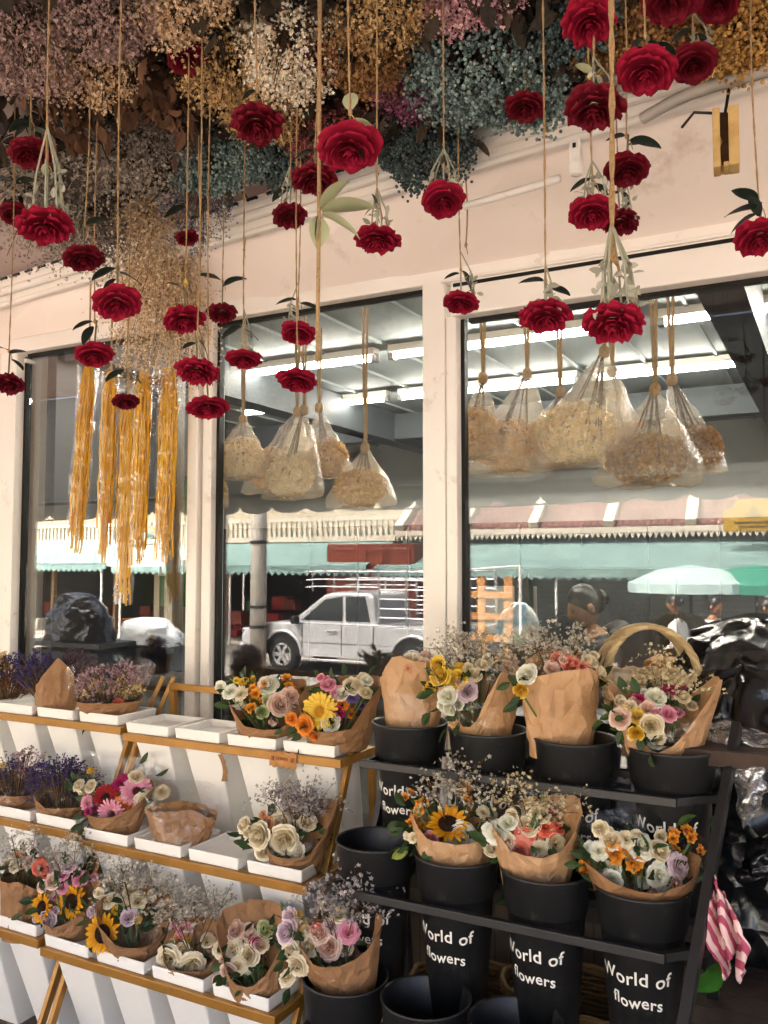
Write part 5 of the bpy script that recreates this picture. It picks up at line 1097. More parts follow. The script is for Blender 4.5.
# ==================================================================== right hand corner: wrapped stall, baskets, cloth
M_WICK = mat('wicker', ['#8a6c42', '#a8895a', '#6f5430'], island=True, rough=.75)
def basket(loc, rx, ry, h, label, handle=0, rz=0, m=None, dens=.012):
    t = thing('wicker_basket', loc, label, 'basket', rz=rz); m = m or M_WICK
    n = int(2 * math.pi * rx / .035); mb = MB(); rows = int(h / dens)
    for i in range(rows):
        q = i / rows; k = 1 + .22 * q
        pts = [((rx * k + .004 * (1 if (j + i) % 2 else -1)) * math.cos(2 * math.pi * j / n), (ry * k + .004 * (1 if (j + i) % 2 else -1)) * math.sin(2 * math.pi * j / n), .01 + h * q) for j in range(n + 1)]
        mb.tube(pts, dens * .46, 5, cap=False)
    for j in range(n):
        a = 2 * math.pi * j / n; mb.tube([(rx * math.cos(a), ry * math.sin(a), 0), (rx * 1.22 * math.cos(a), ry * 1.22 * math.sin(a), h)], .003, 4)
    mb.lathe([(.001, .006), (rx, .006), (rx, .012), (.001, .012)], 24, sy=ry / rx); mb.build('weave', m, t, smooth=True)
    mb = MB()
    for o_ in (0, .009): mb.tube([((rx * 1.23) * math.cos(a), (ry * 1.23) * math.sin(a), h + .004 + o_ + .004 * math.sin(a * 14 + o_ * 300)) for a in np.linspace(0, 2 * math.pi, 50)], .008, 6, cap=False)
    mb.build('rim', m, t, smooth=True)
    if handle:
        for dy in ((-.05, .05) if handle > 0 else (0,)):
            mb = MB()
            for o_ in range(3):
                mb.tube([(rx * 1.2 * math.cos(a) + .005 * math.sin(a * 9 + o_ * 2.1), dy * (1.2 - math.sin(a) * .7) + .005 * math.cos(a * 9 + o_ * 2.1), h + abs(handle) * math.sin(a)) for a in np.linspace(0, math.pi, 40)], .0075, 6)
            mb.build('handle', m, t, smooth=True)
    return t
M_WICKP = mat('pale_wicker', ['#b59c72', '#cbb48a', '#9c8258'], island=True, rough=.7)
p = at_y(648, 722, -.27); basket((p.x, -.27, p.z), .105, .08, .12, 'pale wicker basket with twin arched handles behind the large bouquet', handle=.145, rz=YAW, m=M_WICKP)
st = thing('display_shelf', (-.27, -.2, 0), 'low black slatted shelf under the twin handled basket', 'shelf')
mb = MB(); mb.box((-.12, .0, p.z - .02), (1.0, .24, .03)); mb.build('top', M_DARKMET, st)
for x in (-.58, .34):
    for y in (-.09, .09): MB().box((x, y, (p.z - .035) / 2), (.03, .03, p.z - .035)).build('leg', M_DARKMET, st)
# stall table with black sheet
q0 = at_y(735, 760, -.42)
tb = thing('stall_table', (q0.x + .25, -.30, 0), 'dark wooden plank stall table at the right edge', 'table'); TT = at_y(740, 742, -.42).z
WOODD = mat('dark_plank', ['#2e221b', '#42322a', '#231a15'], scale=7, rough=.7, bump=.3, bscale=40)
mb = MB()
for k in range(5): mb.box((.0, -.2 + k * .1, TT - .02), (1.0, .096, .035))
mb.build('top', WOODD, tb)
mb = MB()
for k in range(6): mb.box((.0, -.25 + k * .1, .62), (1.0, .096, .03))
mb.build('lower_shelf', WOODD, tb)
for x in (-.46, .46):
    for y in (-.22, .22): MB().box((x, y, (TT - .04) / 2), (.04, .04, TT - .04)).build('leg', M_DARKMET, tb)
def sheet(pts_uv, y0, label, seed, m, amp=.03, sc=8, name='plastic_sheet', ny=34, nx=34, bulge=.08):
    """draped film: corners given as picture corners on plane y0, bellied out and crumpled"""
    (a, b, c, d_) = [at_y(u, v, y) for u, v, y in pts_uv]; P = np.zeros((ny, nx, 3)); o = a.copy()
    for i in range(ny):
        for j in range(nx):
            s_, t_ = j / (nx - 1), i / (ny - 1); q = (a * (1 - s_) + b * s_) * (1 - t_) + (d_ * (1 - s_) + c * s_) * t_ - o
            P[i, j] = (q.x, q.y - bulge * math.sin(math.pi * s_) ** .7 * math.sin(math.pi * t_) ** .6, q.z)
    P = crumple(P, amp, sc, seed); mb = MB(); mb.grid(P); ob = mb.build(name, m, smooth=True, loc=o); ob.modifiers.new('thick', 'SOLIDIFY').thickness = .002
    return tag(ob, label, 'plastic sheet')
sheet(((688, 630, -.10), (800, 612, -.10), (812, 742, -.42), (686, 738, -.36)), 0, 'crumpled glossy black plastic sheet over the stall at the right edge', 11, M_BPLAS, .03, 8)
sheet(((664, 712, -.30), (790, 716, -.34), (790, 748, -.46), (676, 744, -.44)), 0, 'grey crinkled clear film along the edge of the stall table', 12, clear_mat('grey_film', .22, tint=(.8, .82, .84), rough=.1, bump=.9, bscale=24, milk=.25, milkcol=(.6, .62, .64)), .02, 14, bulge=.02, ny=16)
sheet(((728, 766, -.53), (770, 760, -.53), (762, 800, -.55), (744, 832, -.55)), 0, 'clear plastic bag hanging below the stall table top', 13, clear_mat('clear_bag', .25, tint=(.9, .92, .92), rough=.08, bump=.9, bscale=30, milk=.12), .02, 18, bulge=.05, ny=20, nx=18)
lump('covered_box', (at_y(730, 690, -.2).x + .02, -.13, TT), (.22, .12, .26), M_BPLAS, 'dark box shape under black film on the stall table', 'covered box', 21, .03, 7)
sheet(((742, 850, -.50), (790, 820, -.50), (790, 880, -.52), (736, 880, -.52)), 0, 'black crumpled bag with white glints on the lower stall shelf', 16, M_BPLAS, .03, 14, bulge=.06, ny=20, nx=20)
q = at_y(742, 1010, -.40); basket((q.x, -.36, .2), .16, .13, .25, 'brown wicker basket under the stall table at lower right', handle=-.02, m=mat('brown_wicker', ['#5a4228', '#78603c', '#46321e'], island=True, rough=.7))
q = at_y(585, 985, -.38); basket((q.x, -.34, .14), .20, .12, .42, 'tall brown wicker basket behind the middle row buckets', m=mat('brown_wicker', ''), dens=.013)
q = at_y(470, 985, -.36); basket((q.x, -.32, .10), .16, .12, .40, 'brown wicker hamper behind the bucket under the sunflower', m=mat('brown_wicker', ''), dens=.013)
sheet(((696, 742, -.06), (800, 742, -.06), (800, 990, -.11), (692, 990, -.11)), 0, 'black film hanging behind the stall table legs', 31, M_BPLAS, .025, 9, bulge=.03)
# pink striped cloth hanging over the leg
def stripe_mat():
    m = bpy.data.materials.new('striped_cloth'); N, L = nodes_of(m); p = N["Principled BSDF"]; p.inputs["Roughness"].default_value = .9
    w = N.new("ShaderNodeTexWave"); w.inputs["Scale"].default_value = 14; w.inputs["Distortion"].default_value = 2.5; w.inputs["Detail"].default_value = 1; w.bands_direction = 'DIAGONAL'
    tc = N.new("ShaderNodeTexCoord"); L.new(tc.outputs["Object"], w.inputs[0]); r = N.new("ShaderNodeValToRGB"); r.color_ramp.elements[0].position = .42; r.color_ramp.elements[1].position = .52
    r.color_ramp.elements[0].color = srgb('#b04a66'); r.color_ramp.elements[1].color = srgb('#e6c6c4'); L.new(w.outputs[0], r.inputs[0]); L.new(r.outputs[0], p.inputs["Base Color"]); return m
a = at_y(716, 886, -.72); ny, nx = 30, 22; P = np.zeros((ny, nx, 3))
for i in range(ny):
    for j in range(nx):
        s_, t_ = j / (nx - 1) - .5, i / (ny - 1); w = .04 + .05 * math.sin(math.pi * min(1, t_ * 1.15)) ; 
        P[i, j] = (s_ * w + .055 * t_ - .02 * t_ * t_, -.03 * math.sin(s_ * 14 + t_ * 3) - .03 * math.sin(t_ * 3.1), -.15 * t_ + .02 * math.cos(s_ * 9) - .04 * abs(s_) * t_)
mb = MB(); mb.grid(crumple(P, .010, 16, 3)); o = mb.build('cloth', stripe_mat(), smooth=True, loc=a); sd = o.modifiers.new('thick', 'SOLIDIFY'); sd.thickness = .003
tag(o, 'pink and white striped cloth hung beside the black stand leg', 'cloth')
a = at_y(716, 950, -.66); mb = MB(); mb.add(LEAF[0] * np.array([1.5, 1, 1]), LEAF[1]); o = mb.build('broad_leaf', mat('bright_green_leaf', ['#24521a', '#3a6e26'], scale=6, rough=.35), smooth=True, loc=a + Vector((.01, 0, -.09))); o.scale = (.13,) * 3; o.rotation_euler = (.5, -.7, .5); o.modifiers.new('thick', 'SOLIDIFY').thickness = .01; o.modifiers.new('sub', 'SUBSURF').levels = 1
tag(o, 'broad bright green leaf under the striped cloth', 'leaf')

# ==================================================================== fittings on the fascia
p = at_y(726, 141, -.60); s = px(p); wb = thing('wooden_block', p, 'raw wooden block with a dark split hung below the gutter', 'wooden block', rz=.1)
RAWW = mat('split_pine', ['#c29a5c', '#d6b478', '#b08446'], scale=10, rough=.7, bump=.3, bscale=60)
mb = MB(); W_, H_ = 25 * s, 62 * s
mb.box((-W_ * .36, 0, 0), (W_ * .28, .06, H_)); mb.box((W_ * .30, 0, 0), (W_ * .40, .06, H_)); mb.box((0, .022, 0), (W_ * .46, .012, H_ - .004)); mb.box((0, 0, -H_ * .46), (W_ * .22, .056, H_ * .08)); mb.build('body', RAWW, wb, bevel=.003)
mb = MB(); pl = [(-.010, -.05), (.004, -.058), (.008, -.03), (.013, .0), (.005, .03), (.014, .07), (-.012, .075), (-.015, .03), (-.007, .005), (-.016, -.02)]; mb.prism(pl, .004, .0155); mb.build('split', mat('dark_split_wood', ['#3a2a1c', '#5a4028'], scale=40, rough=.9), wb)  # dark brown piece set in the gap between the boards
mb = MB(); mb.tube([(0, 0, H_ / 2), (.01, .01, H_ / 2 + .06)], .004, 6); mb.tube([(-.02, 0, H_ / 2), (-.07, -.005, H_ / 2 + .01), (-.1, .02, H_ / 2 - .01)], .0035, 6); mb.build('wire', M_GASKET, wb)
a, b_ = at_y(642, 119, -.57), at_y(800, 52, -.70); pts = [a.lerp(b_, q) + Vector((0, 0, .012 * math.sin(q * 5))) for q in np.linspace(0, 1, 160)]
mb = MB(); mb.tube([p_ - a for p_ in pts], [.013 + .0028 * (k % 2) for k in range(160)], 10); tag(mb.build('conduit', mat('grey_conduit', ['#b5aca2', '#c4bcb2'], rough=.5, scale=9), smooth=True, loc=a), 'grey ribbed cable conduit running along the gutter at upper right', 'conduit')
p = at_y(576, 158, -.53); bx = thing('clip_box', p, 'small off white cable clip box on the gutter, left of the hanging roses', 'clip box')
mb = MB(); mb.box((0, 0, .01), (.03, .03, .07)); mb.lathe([(.001, -.03), (.017, -.026), (.02, 0), (.017, .02)], 14, (0, 0, -.02)); mb.build('body', M_WHITE, bx, bevel=.004)
mb = MB(); mb.box((.0, -.0165, .028), (.008, .004, .012)); mb.build('screw', M_GASKET, bx)
a = at_y(560, 178, -.50); mb = MB(); mb.tube([(0, 0, 0), (-.12, .018, -.003), (-.3, .04, -.005)], .011, 10); tag(mb.build('pipe_stub', M_WHITE, smooth=True, loc=a), 'short white pipe clipped under the gutter beside the clip box', 'pipe')
p = at_y(12, 108, -.55); gl = thing('ceiling_lamp', p, 'round cream lamp housing on the soffit at upper left', 'lamp')
mb = MB(); mb.lathe([(.001, -.10), (.07, -.098), (.098, -.085), (.108, -.06), (.108, .16), (.001, .16)], 36); mb.build('housing', mat('cream_lamp', ['#b9a18a', '#c7b09a'], rough=.4, scale=3), gl, smooth=True)
mb = MB(); mb.lathe([(.112, -.004), (.114, 0), (.112, .004), (.106, .004)], 36, (0, 0, -.045)); mb.build('ring', mat('lamp_ring', '#6f5c4c', rough=.4), gl, smooth=True)
mb = MB(); mb.tube([(0, 0, .16), (0, 0, max(.2, 3.12 - p.z))], .02, 8); mb.build('stem', M_DARKMET, gl)

# ==================================================================== dried flowers hung from the soffit
DRY = {'mauve': ['#6a4a46', '#927068', '#b4938a', '#543a38'], 'beige': ['#a0764e', '#c49c70', '#d8b88e', '#84603c'], 'tan': ['#8a6432', '#b48a4c', '#cfa868', '#6e4c24'], 'cream': ['#b89a74', '#dcc8a8', '#efe2cc', '#94764e'], 'ginger': ['#5c3414', '#8a5828', '#a87438', '#44240e'],
    'teal': ['#38504e', '#587472', '#7c9894', '#2c3e3e', '#94aaa2'], 'dteal': ['#263636', '#3c5050', '#546a68', '#1e2a2c'], 'magenta': ['#5c1c38', '#84345a', '#a4567a', '#3c1024'], 'rosy': ['#6a2028', '#943c40', '#b25c58', '#481418'], 'pink': ['#9a5a68', '#c48a94', '#d8a8ac'], 'gold': ['#8a5a18', '#b88030', '#d09a48', '#6c4410'],
    'taupe': ['#5c5248', '#82766a', '#a09484', '#403830'], 'soot': ['#3c3630', '#5c544a', '#7c7264', '#2a2622'], 'slate': ['#34364a', '#4c5066', '#686c80', '#24263a'], 'leafbr': ['#3a2114', '#55321e', '#70462a', '#28160c'], 'straw': ['#9a7c56', '#c0a078', '#dcc49e', '#7a6040']}
def paler(h, k=1.14):
    c = [int(h[i:i + 2], 16) for i in (1, 3, 5)]; g = sum(c) / 3
    return '#' + ''.join('%02x' % int(min(255, (x * .74 + g * b * .26) * k + 8)) for x, b in zip(c, (1.06, 1.0, .94)))
def dmat(c): return mat('dried_' + c, [paler(h) for h in DRY[c]], island=True, rough=.85, trans=.15)
def dried_bunch(u, v, ru, rv, y, colour, kind, n, label, size=.0052, up=.18):
    r_ = ray(u, v); k_ = (2.965 - CAM_H) / r_.z if r_.z > .05 else 9; y = min(-.17 - rv * .0012, -D + r_.y * k_) if v < 270 else y
    c = at_y(u, v, y); s = px(c); rx, rz = ru * s * 1.12, rv * s * 1.12; ry = min(rx, rz) * 1.1
    top = Vector((c.x, min(c.y + .03, -.05), 3.075 + .03 * max(0, -c.y)))
    t = thing('dried_bunch', top, label, 'dried flowers', 'dried flower bunches under the soffit')
    C = np.array(c - top); m_ = max(10, int(n * (1.85 if kind in ('cup', 'ball') else 1)) // 16)
    cl = rng.normal(size=(m_, 3)); cl /= np.linalg.norm(cl, axis=1)[:, None]; cl *= rng.uniform(.25, 1, m_)[:, None] ** .45; cl = cl * np.array([rx, ry, rz]) + C
    cl[:, 2] = np.minimum(cl[:, 2], -.005)
    mb = MB()
    for q in cl[:: 2 if kind != 'fluff' else 11]: mb.tube([(0, 0, 0), tuple(q * .5 + np.array([0, 0, .01])), tuple(q)], [.0022, .0016, .001], 4, cap=False)
    mb.build('stem', M_TWIG, t)
    mb = MB()
    if kind == 'leaf':
        p = np.repeat(cl, 5, 0) + rng.normal(size=(m_ * 5, 3)) * .03; mb.batch(LEAF, p, rng.uniform(.04, .075, len(p)), axis=np.repeat(cl - C, 5, 0) * .4 + rng.normal(size=(len(p), 3)) * .04 + np.array([0, 0, -.06]))
    elif kind == 'ball':
        p = np.repeat(cl, 16, 0) + rng.normal(size=(m_ * 16, 3)) * .014; mb.batch(ICO, p, rng.uniform(.55, 1.15, len(p)) * size)
    elif kind == 'fluff':
        pp = []
        for q in cl:
            for r_ in range(24): pp.append(q * rng.uniform(.3, 1.08) + rng.normal(size=3) * .028)
        mb.batch(CUP, np.array(pp), rng.uniform(.6, 1.25, len(pp)) * size * 1.2)
        for q in cl[::4]:
            for r_ in range(2):
                w = q * rng.uniform(.4, .85); mb.tube([tuple(w), tuple(w + (q - w) * .6 + rng.normal(size=3) * .03)], .0009, 3, cap=False)
    elif kind == 'broom':
        pp, ax = [], []
        for q in cl:
            d_ = q / (np.linalg.norm(q) + 1e-6)
            for r_ in range(26):
                pp.append(q * rng.uniform(.55, 1.06) + rng.normal(size=3) * .014); ax.append(d_ + rng.normal(size=3) * .5)
        mb.batch(GRAIN, np.array(pp), rng.uniform(.5, 1.1, len(pp)) * size, axis=np.array(ax))
        for q in cl:
            for r_ in range(3):
                w = q * rng.uniform(.4, .8); mb.tube([tuple(w), tuple(w + (q - w) * 1.1 + rng.normal(size=3) * .03)], .0011, 3, cap=False)
    else:
        p = np.repeat(cl, 16, 0) + rng.normal(size=(m_ * 16, 3)) * .0125; mb.batch(CUP, p, rng.uniform(.6, 1.25, len(p)) * size)
    mb.build('dried_blossoms', dmat(colour), t)
    return t
BUNCH = [
 (30, 40, 62, 50, -.75, 'mauve', 'cup', 2600, 'dusty mauve statice bunch in the upper left corner'), (95, 62, 46, 40, -.70, 'beige', 'cup', 1700, 'peach beige statice tips left of the brown leaves'), (112, 15, 60, 36, -.85, 'mauve', 'cup', 1900, 'mauve bunch along the top edge, above the brown leaves'),
 (180, 8, 56, 30, -.85, 'beige', 'cup', 1700, 'peach beige bunch at the top, left of the cream bunches'), (225, 62, 46, 50, -.80, 'tan', 'cup', 2200, 'golden tan statice between the brown leaves and white bunch'), (290, 42, 46, 56, -.85, 'cream', 'cup', 2300, 'cream white statice bunch at top centre'), (262, 108, 36, 32, -.70, 'tan', 'cup', 1200, 'tan bunch hanging below the cream white one'),
 (362, 45, 44, 50, -.75, 'ginger', 'cup', 1900, 'dark ginger bunch behind the pale rose leaves'), (475, 62, 66, 58, -.70, 'teal', 'ball', 3000, 'big grey teal bunch of round seed heads at top centre right'), (430, 148, 48, 38, -.42, 'dteal', 'ball', 1900, 'dark teal bunch just above the gutter, centre'), (536, 70, 32, 62, -.62, 'teal', 'ball', 1500, 'teal bunch hanging left of the first big roses'),
 (222, 160, 60, 26, -.40, 'teal', 'ball', 1900, 'pale teal bunch low on the left of the centre roses'), (284, 158, 34, 26, -.42, 'dteal', 'ball', 1000, 'dark teal bunch behind the lone left centre rose'), (405, 88, 34, 30, -.55, 'magenta', 'cup', 1200, 'dusty magenta bunch between ginger and teal ones'), (325, 132, 40, 30, -.48, 'rosy', 'cup', 1300, 'dull rose red bunch behind the large centre rose'),
 (478, 0, 60, 20, -.90, 'pink', 'cup', 1300, 'pale pink bunch at the top edge above the teal one'), (742, 30, 56, 42, -.72, 'gold', 'ball', 2200, 'golden seed head bunch in the upper right corner'), (640, 36, 66, 24, -.62, 'ginger', 'ball', 1500, 'dark gold bunch behind the top right roses'), (128, 145, 70, 56, -.45, 'taupe', 'fluff', 260 * 16, 'taupe limonium bunch below the brown leaves'),
 (40, 195, 66, 66, -.28, 'taupe', 'fluff', 260 * 16, 'sooty grey limonium bunch by the left wall'), (90, 228, 56, 44, -.30, 'soot', 'fluff', 190 * 16, 'dark grey bunch above the straw broom'), (160, 78, 28, 48, -.62, 'leafbr', 'leaf', 26 * 16, 'dark brown eucalyptus leaves at upper left'), (62, 100, 30, 26, -.55, 'leafbr', 'leaf', 14 * 16, 'brown leaves beside the round lamp'),
 (196, 205, 36, 44, -.30, 'slate', 'cup', 1100, 'slate blue statice beside the straw broom'), (160, 315, 52, 92, -.22, 'straw', 'fluff', 520 * 16, 'straw coloured broom bunch hanging over the left window'), (150, 225, 32, 60, -.26, 'straw', 'fluff', 110 * 16, 'upper straw tuft above the hanging broom bunch'), (385, 15, 50, 34, -.95, 'tan', 'cup', 1200, 'tan bunch at top centre, right of the cream one'), (575, 20, 40, 30, -.80, 'dteal', 'ball', 900, 'dark teal bunch behind the topmost rope rose')]
for b in BUNCH: dried_bunch(*b)
# dense dark packing of stems and leaves behind the bunches
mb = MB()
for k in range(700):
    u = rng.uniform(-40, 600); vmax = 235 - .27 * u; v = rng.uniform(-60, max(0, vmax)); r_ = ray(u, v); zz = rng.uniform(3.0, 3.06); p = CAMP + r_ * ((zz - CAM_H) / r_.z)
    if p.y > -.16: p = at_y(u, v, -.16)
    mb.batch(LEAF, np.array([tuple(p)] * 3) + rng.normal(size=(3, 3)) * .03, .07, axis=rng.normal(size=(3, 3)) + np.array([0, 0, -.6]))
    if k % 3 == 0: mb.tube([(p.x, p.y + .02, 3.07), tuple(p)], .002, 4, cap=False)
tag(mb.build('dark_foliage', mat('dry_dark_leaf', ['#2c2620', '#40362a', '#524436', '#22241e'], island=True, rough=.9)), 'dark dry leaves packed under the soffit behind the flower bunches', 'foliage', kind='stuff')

# ==================================================================== hanging cloth roses
HR = {}
M_ROSE = mat('red_cloth_petal', '#69051a', rough=.8, spec=.12, tip='#a61d3a', trans=.14, bump=.3, bscale=70, bdist=.003)
M_ROSE_SHADE = mat('shaded_red_cloth_petal', '#44040f', rough=.65, spec=.2, tip='#780e22', trans=.10, bump=.3, bscale=70, bdist=.003)  # copy of the rose cloth with shade put into a darker red
def hrose(u, v, w, label, dark=0, leaves='', top=3.1, rope=.0021, stemlen=34, extra=0):
    Z = min(max(.098 * F / w, 1.25), 2.75); p = at_d(u, v, Z)
    if p.y > -.16: Z *= (D - .16) / (p.y + D); p = at_d(u, v, Z)
    R = w * Z / F / 2; s = Z / F
    t = thing('hanging_rose', p, label, 'rose', 'red cloth roses hanging on strings')
    key = (random.randrange(7), dark)
    if key not in HR: HR[key] = norm(rose_mesh(OPEN, key[0] * 7 + 50, .05 + .016 * key[0])).mesh('bloom', M_ROSE_SHADE if dark else M_ROSE)
    o = link('bloom', HR[key], t); o.scale = (R * random.uniform(.93, 1.07), R * random.uniform(.93, 1.07), R * random.uniform(.85, 1.1)); rnd = random.uniform
    face(o, (-CAM_DIR(p).x * .32 + rnd(-.14, .14), -CAM_DIR(p).y * .32 + rnd(-.1, .1), -.9))
    mb = MB(); sl_ = stemlen * s; topz = R * .45
    mb.lathe([(.001, topz + R * .1), (R * .16, topz), (R * .22, topz - R * .08), (R * .16, topz - R * .14)], 8); mb.tube([(0, 0, topz), (rnd(-.004, .004), rnd(-.004, .004), topz + sl_)], .0024, 6); mb.build('stem', M_STEMG if extra else mat('brown_green_stem', ['#5c5a40', '#767250'], scale=9), t, smooth=True)
    zs = topz + sl_ - .004; H_ = top - p.z; sw = rnd(-.008, .008)
    ztop = H_ if p.y > -2.1 else H_
    mb = MB(); n = 20; pts = [Vector((sw * math.sin(q * 3.1), .3 * sw * math.sin(q * 4), zs + (ztop - zs) * q)) for q in np.linspace(0, 1, n)]
    for ph in (0, math.pi): 
        tw = [q + Vector((rope * .55 * math.cos(k * 1.9 + ph), rope * .55 * math.sin(k * 1.9 + ph), 0)) for k, q in enumerate(pts)]; mb.tube(tw, rope * .62, 5, cap=False)
    mb.lathe([(.001, -.006), (rope * 1.6, -.003), (rope * 1.7, .002), (rope * 1.1, .007), (.001, .009)], 8, (0, 0, zs)); mb.tube([(0, 0, zs), (.008, .003, zs - .012), (.012, .002, zs - .03)], rope * .5, 5); mb.build('string', M_JUTE, t, smooth=True)
    if not leaves: leaves = random.choice(('d,200,26 d,330,20', 'd,340,26 d,205,24', 'd,215,20', 'd,165,26 d,20,22 d,300,20', 'd,300,24 d,190,18'))
    for li, L in enumerate(leaves.split()):
        c_, an, ln = L.split(','); an, ln = R_(float(an)), float(ln) * s; mb = MB(); V = LEAF[0].copy(); V[:, 0] *= 1.25; mb.add(V * ln, LEAF[1])
        d_ = Vector((math.cos(an) * _c, math.cos(an) * _s + rnd(-.3, .3), math.sin(an))); o = mb.build('leaf', {'d': M_LEAFD, 'p': M_LEAFP, 'y': mat('yellow_leaf', '#c8a83c')}[c_], t, smooth=True); o.location = (0, 0, zs - .01 * li)
        o.rotation_mode = 'QUATERNION'; o.rotation_quaternion = d_.to_track_quat('Z', 'Y'); sb = o.modifiers.new('sub', 'SUBSURF'); sb.levels = 1; sb.render_levels = 1
    if extra:
        mb = MB(); pos = []
        for k in range(extra):
            a = rnd(0, 6.28); q = Vector((R * .75 * math.cos(a), R * .5 * math.sin(a), topz + R * .15)); b = Vector((0, 0, zs + sl_ * .6)); m = (q + b) / 2 + Vector((q.x * .25, q.y * .25, 0))
            mb.tube([b, m, q], .0018, 5)
            for f in np.linspace(.35, 1, 7):
                e = m.lerp(q, (f - .35) / .65); pos.append(tuple(e + Vector((rnd(-.006, .006), rnd(-.006, .006), rnd(-.004, .004)))))
        mb.batch(LEAF, np.array(pos), .020, 1, axis=rng.normal(size=(len(pos), 3)) + np.array([0, 0, -.6])); mb.build('silver_sprig', [M_STEMG, mat('silver_leaf', ['#8f8c7c', '#b4b0a0'], island=True)], t)
    return t
def CAM_DIR(p): d = (Vector(p) - CAMP); d.z = 0; return d.normalized()
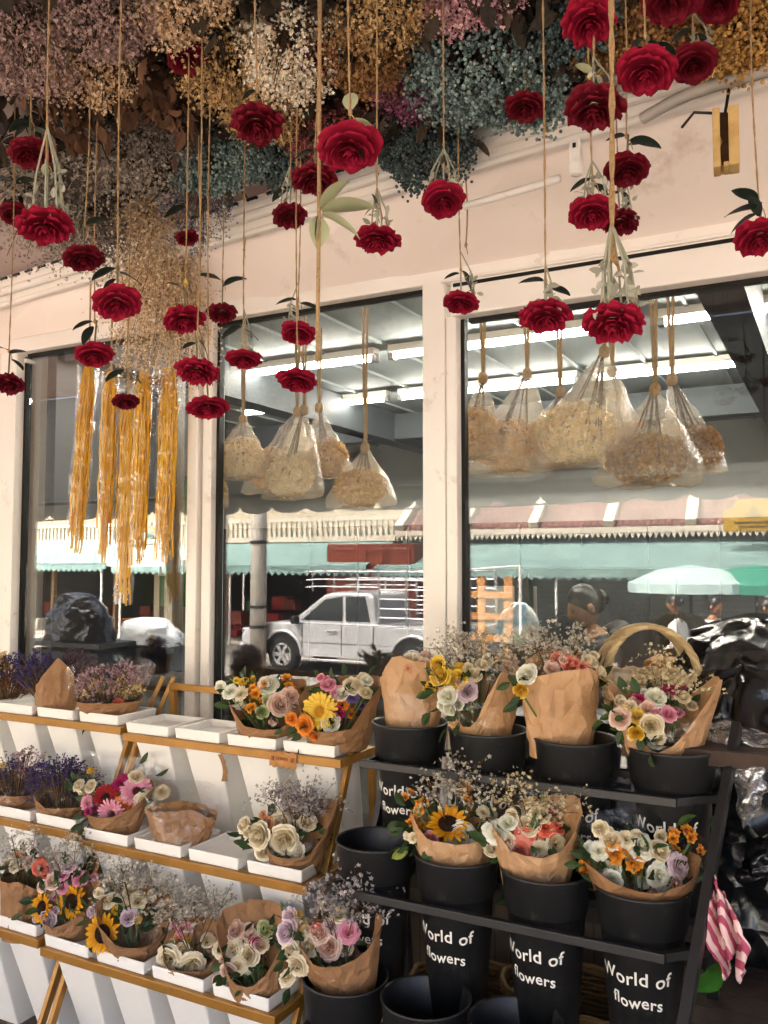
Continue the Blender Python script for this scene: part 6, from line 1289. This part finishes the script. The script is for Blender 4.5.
ROSES = [
 (187, 62, 42, 'rose hanging before the brown leaves, upper left', 1, '', 0), (30, 157, 42, 'rose beside the round lamp at the left edge', 1, 'd,200,26 d,225,22 d,340,28', 0), (45, 231, 56, 'large bright rose with silver sprigs at the left', 0, 'p,250,14', 5), (84, 262, 40, 'dark rose low at the left, right of the large bright one', 1, 'd,20,26', 0), (14, 217, 32, 'dark rose half behind the large bright left one', 1, '', 0),
 (117, 307, 52, 'wide bright rose before the straw broom', 0, 'd,200,30 d,340,30 d,215,20', 0), (185, 324, 43, 'bright rose right of the straw broom, with yellow calyx', 0, 'y,80,8 d,150,22', 0), (222, 316, 29, 'small dark rose under drooping leaves at the first window bar', 1, 'd,160,26 d,20,26 d,30,16', 0), (94, 358, 38, 'rose just above the leftmost yellow garland', 0, 'd,200,24 d,225,24', 0), (197, 376, 45, 'bright rose hanging in front of the first window bar, upper of two', 0, '', 0),
 (243, 362, 35, 'rose in front of the middle window, nearest the first bar', 0, '', 2), (208, 411, 41, 'lowest rose in front of the first window bar', 0, '', 0), (126, 404, 27, 'small dark rose between the yellow garlands', 1, '', 0), (257, 129, 52, 'large dark rose before the tan and teal bunches', 1, '', 0), (318, 62, 42, 'dark rose half hidden in the cream white bunch', 1, '', 0),
 (350, 153, 62, 'biggest bright rose at centre, below the pale leaves', 0, 'p,95,28 p,330,36 p,350,30 d,210,34 d,300,28 y,75,9', 0), (315, 184, 46, 'dark rose left below the biggest centre rose', 1, '', 0), (290, 219, 37, 'dark rose above the middle window frame, left of the pale leaves', 1, '', 2), (377, 244, 49, 'rose with silver sprig above the middle window frame', 0, 'p,220,18 d,100,18', 3), (298, 336, 35, 'upper rose in front of the middle window, under leaves', 0, 'd,190,24 d,350,24', 2),
 (297, 384, 41, 'lower rose in front of the middle window, by the ceiling tube', 0, 'y,80,7', 0), (444, 204, 46, 'rose with a frond on the fascia, right of centre', 0, 'd,80,12', 4), (461, 306, 38, 'rose in front of the centre white bar', 0, '', 2), (546, 321, 53, 'bright rose with dark leaves at the top of the right window', 0, 'd,180,30 d,350,28 y,60,9', 2), (613, 329, 66, 'lowest big bright rose with silver fronds on the thick rope', 0, 'y,110,14 y,40,10', 9),
 (589, 27, 58, 'large rose at the top, left of the thick rope', 0, '', 0), (646, 76, 60, 'large rose at upper right, right of the thick rope', 0, 'd,220,28 d,330,24 d,0,34 y,90,9', 0), (525, 111, 42, 'dark rose hanging below the teal bunch', 1, '', 0), (594, 114, 58, 'large dark rose left of the thick rope, second from the top', 1, 'p,150,22 p,60,16 y,120,10', 3), (694, 67, 46, 'dark rose right of the large upper right rose', 1, '', 2),
 (672, 3, 60, 'dark rose cut by the top edge at upper right', 1, 'd,250,30 d,300,24', 0), (718, 6, 48, 'dark rose at the top edge, below the golden bunch', 1, '', 0), (627, 174, 46, 'dark rose right of the thick rope, under small leaves', 1, 'd,190,24 d,350,36 d,20,24', 0), (593, 217, 50, 'rose left of the thick rope on the fascia', 0, '', 3), (620, 226, 38, 'small rose tucked behind the fascia rope roses', 1, '', 2), (760, 242, 48, 'rose at the right edge with dark leaves', 0, 'd,150,34 d,190,40 d,205,34 d,110,26', 0), (8, 387, 34, 'dark rose at the left edge beside the pink wall', 1, 'd,160,20 d,10,22 d,330,22', 0), (187, 240, 24, 'small dark rose deep in the slate blue bunch', 1, '', 0)]
for (u, v, w, lab, dk, lv, ex) in ROSES:
    hrose(u, v, w, lab, dk, lv, rope=.0046 if (u, v) == (613, 329) else .0021, extra=ex, stemlen=60 if ex > 4 else 30)
# spray of pale leaves tied on a rope below the centre rose
p = at_d(318, 214, 1.5); t = thing('leaf_spray', p, 'spray of pale green leaves tied to a rope left of the centre rose', 'leaf spray')
mb = MB(); mb.tube([(0, 0, -.26), (.002, 0, 0), (0, .002, 3.1 - p.z)], .004, 6); mb.build('string', M_JUTE, t, smooth=True)
for an, ln in ((50, 46), (10, 60), (335, 52), (275, 36), (262, 30)):
    a = R_(an); mb = MB(); V = LEAF[0].copy(); V[:, 0] *= 1.3; mb.add(V * ln * 1.5 / F, LEAF[1]); o = mb.build('leaf', M_LEAFP if an != 262 else M_LEAFD, t, smooth=True); d_ = Vector((math.cos(a) * _c, math.cos(a) * _s - .1, math.sin(a)))
    o.rotation_mode = 'QUATERNION'; o.rotation_quaternion = d_.to_track_quat('Z', 'Y'); sb = o.modifiers.new('sub', 'SUBSURF'); sb.levels = 1; sb.render_levels = 1
# bare strings
for u, v1, y, lab in ((88, 215, -.5, 'thin bare string left of the taupe bunch'), (96, 250, -.55, 'thin bare string beside the straw tuft'), (198, 300, -.9, 'long bare string between slate bunch and window'), (244, 250, -.3, 'dark bare string right of the slate bunch'), (466, 245, -.35, 'knotted bare string right of the frond rose'), (333, 190, -.6, 'bare string left of the biggest centre rose')):
    p = at_y(u, v1, y); mb = MB(); pts = [(.004 * math.sin(q * 5), .003 * math.sin(q * 7), (3.09 - p.z) * q) for q in np.linspace(0, 1, 12)]; mb.tube(pts, .0026, 5); mb.lathe([(.001, -.01), (.006, 0), (.001, .012)], 6); mb.tube([(0, 0, 0), (.006, 0, -.03)], .0014, 4)
    tag(mb.build('jute_rope', M_JUTE, smooth=True, loc=p), lab, 'string')
for o in list(bpy.data.objects):
    if o.type == 'MESH' and o.name.startswith('lettering_src'): bpy.data.objects.remove(o)
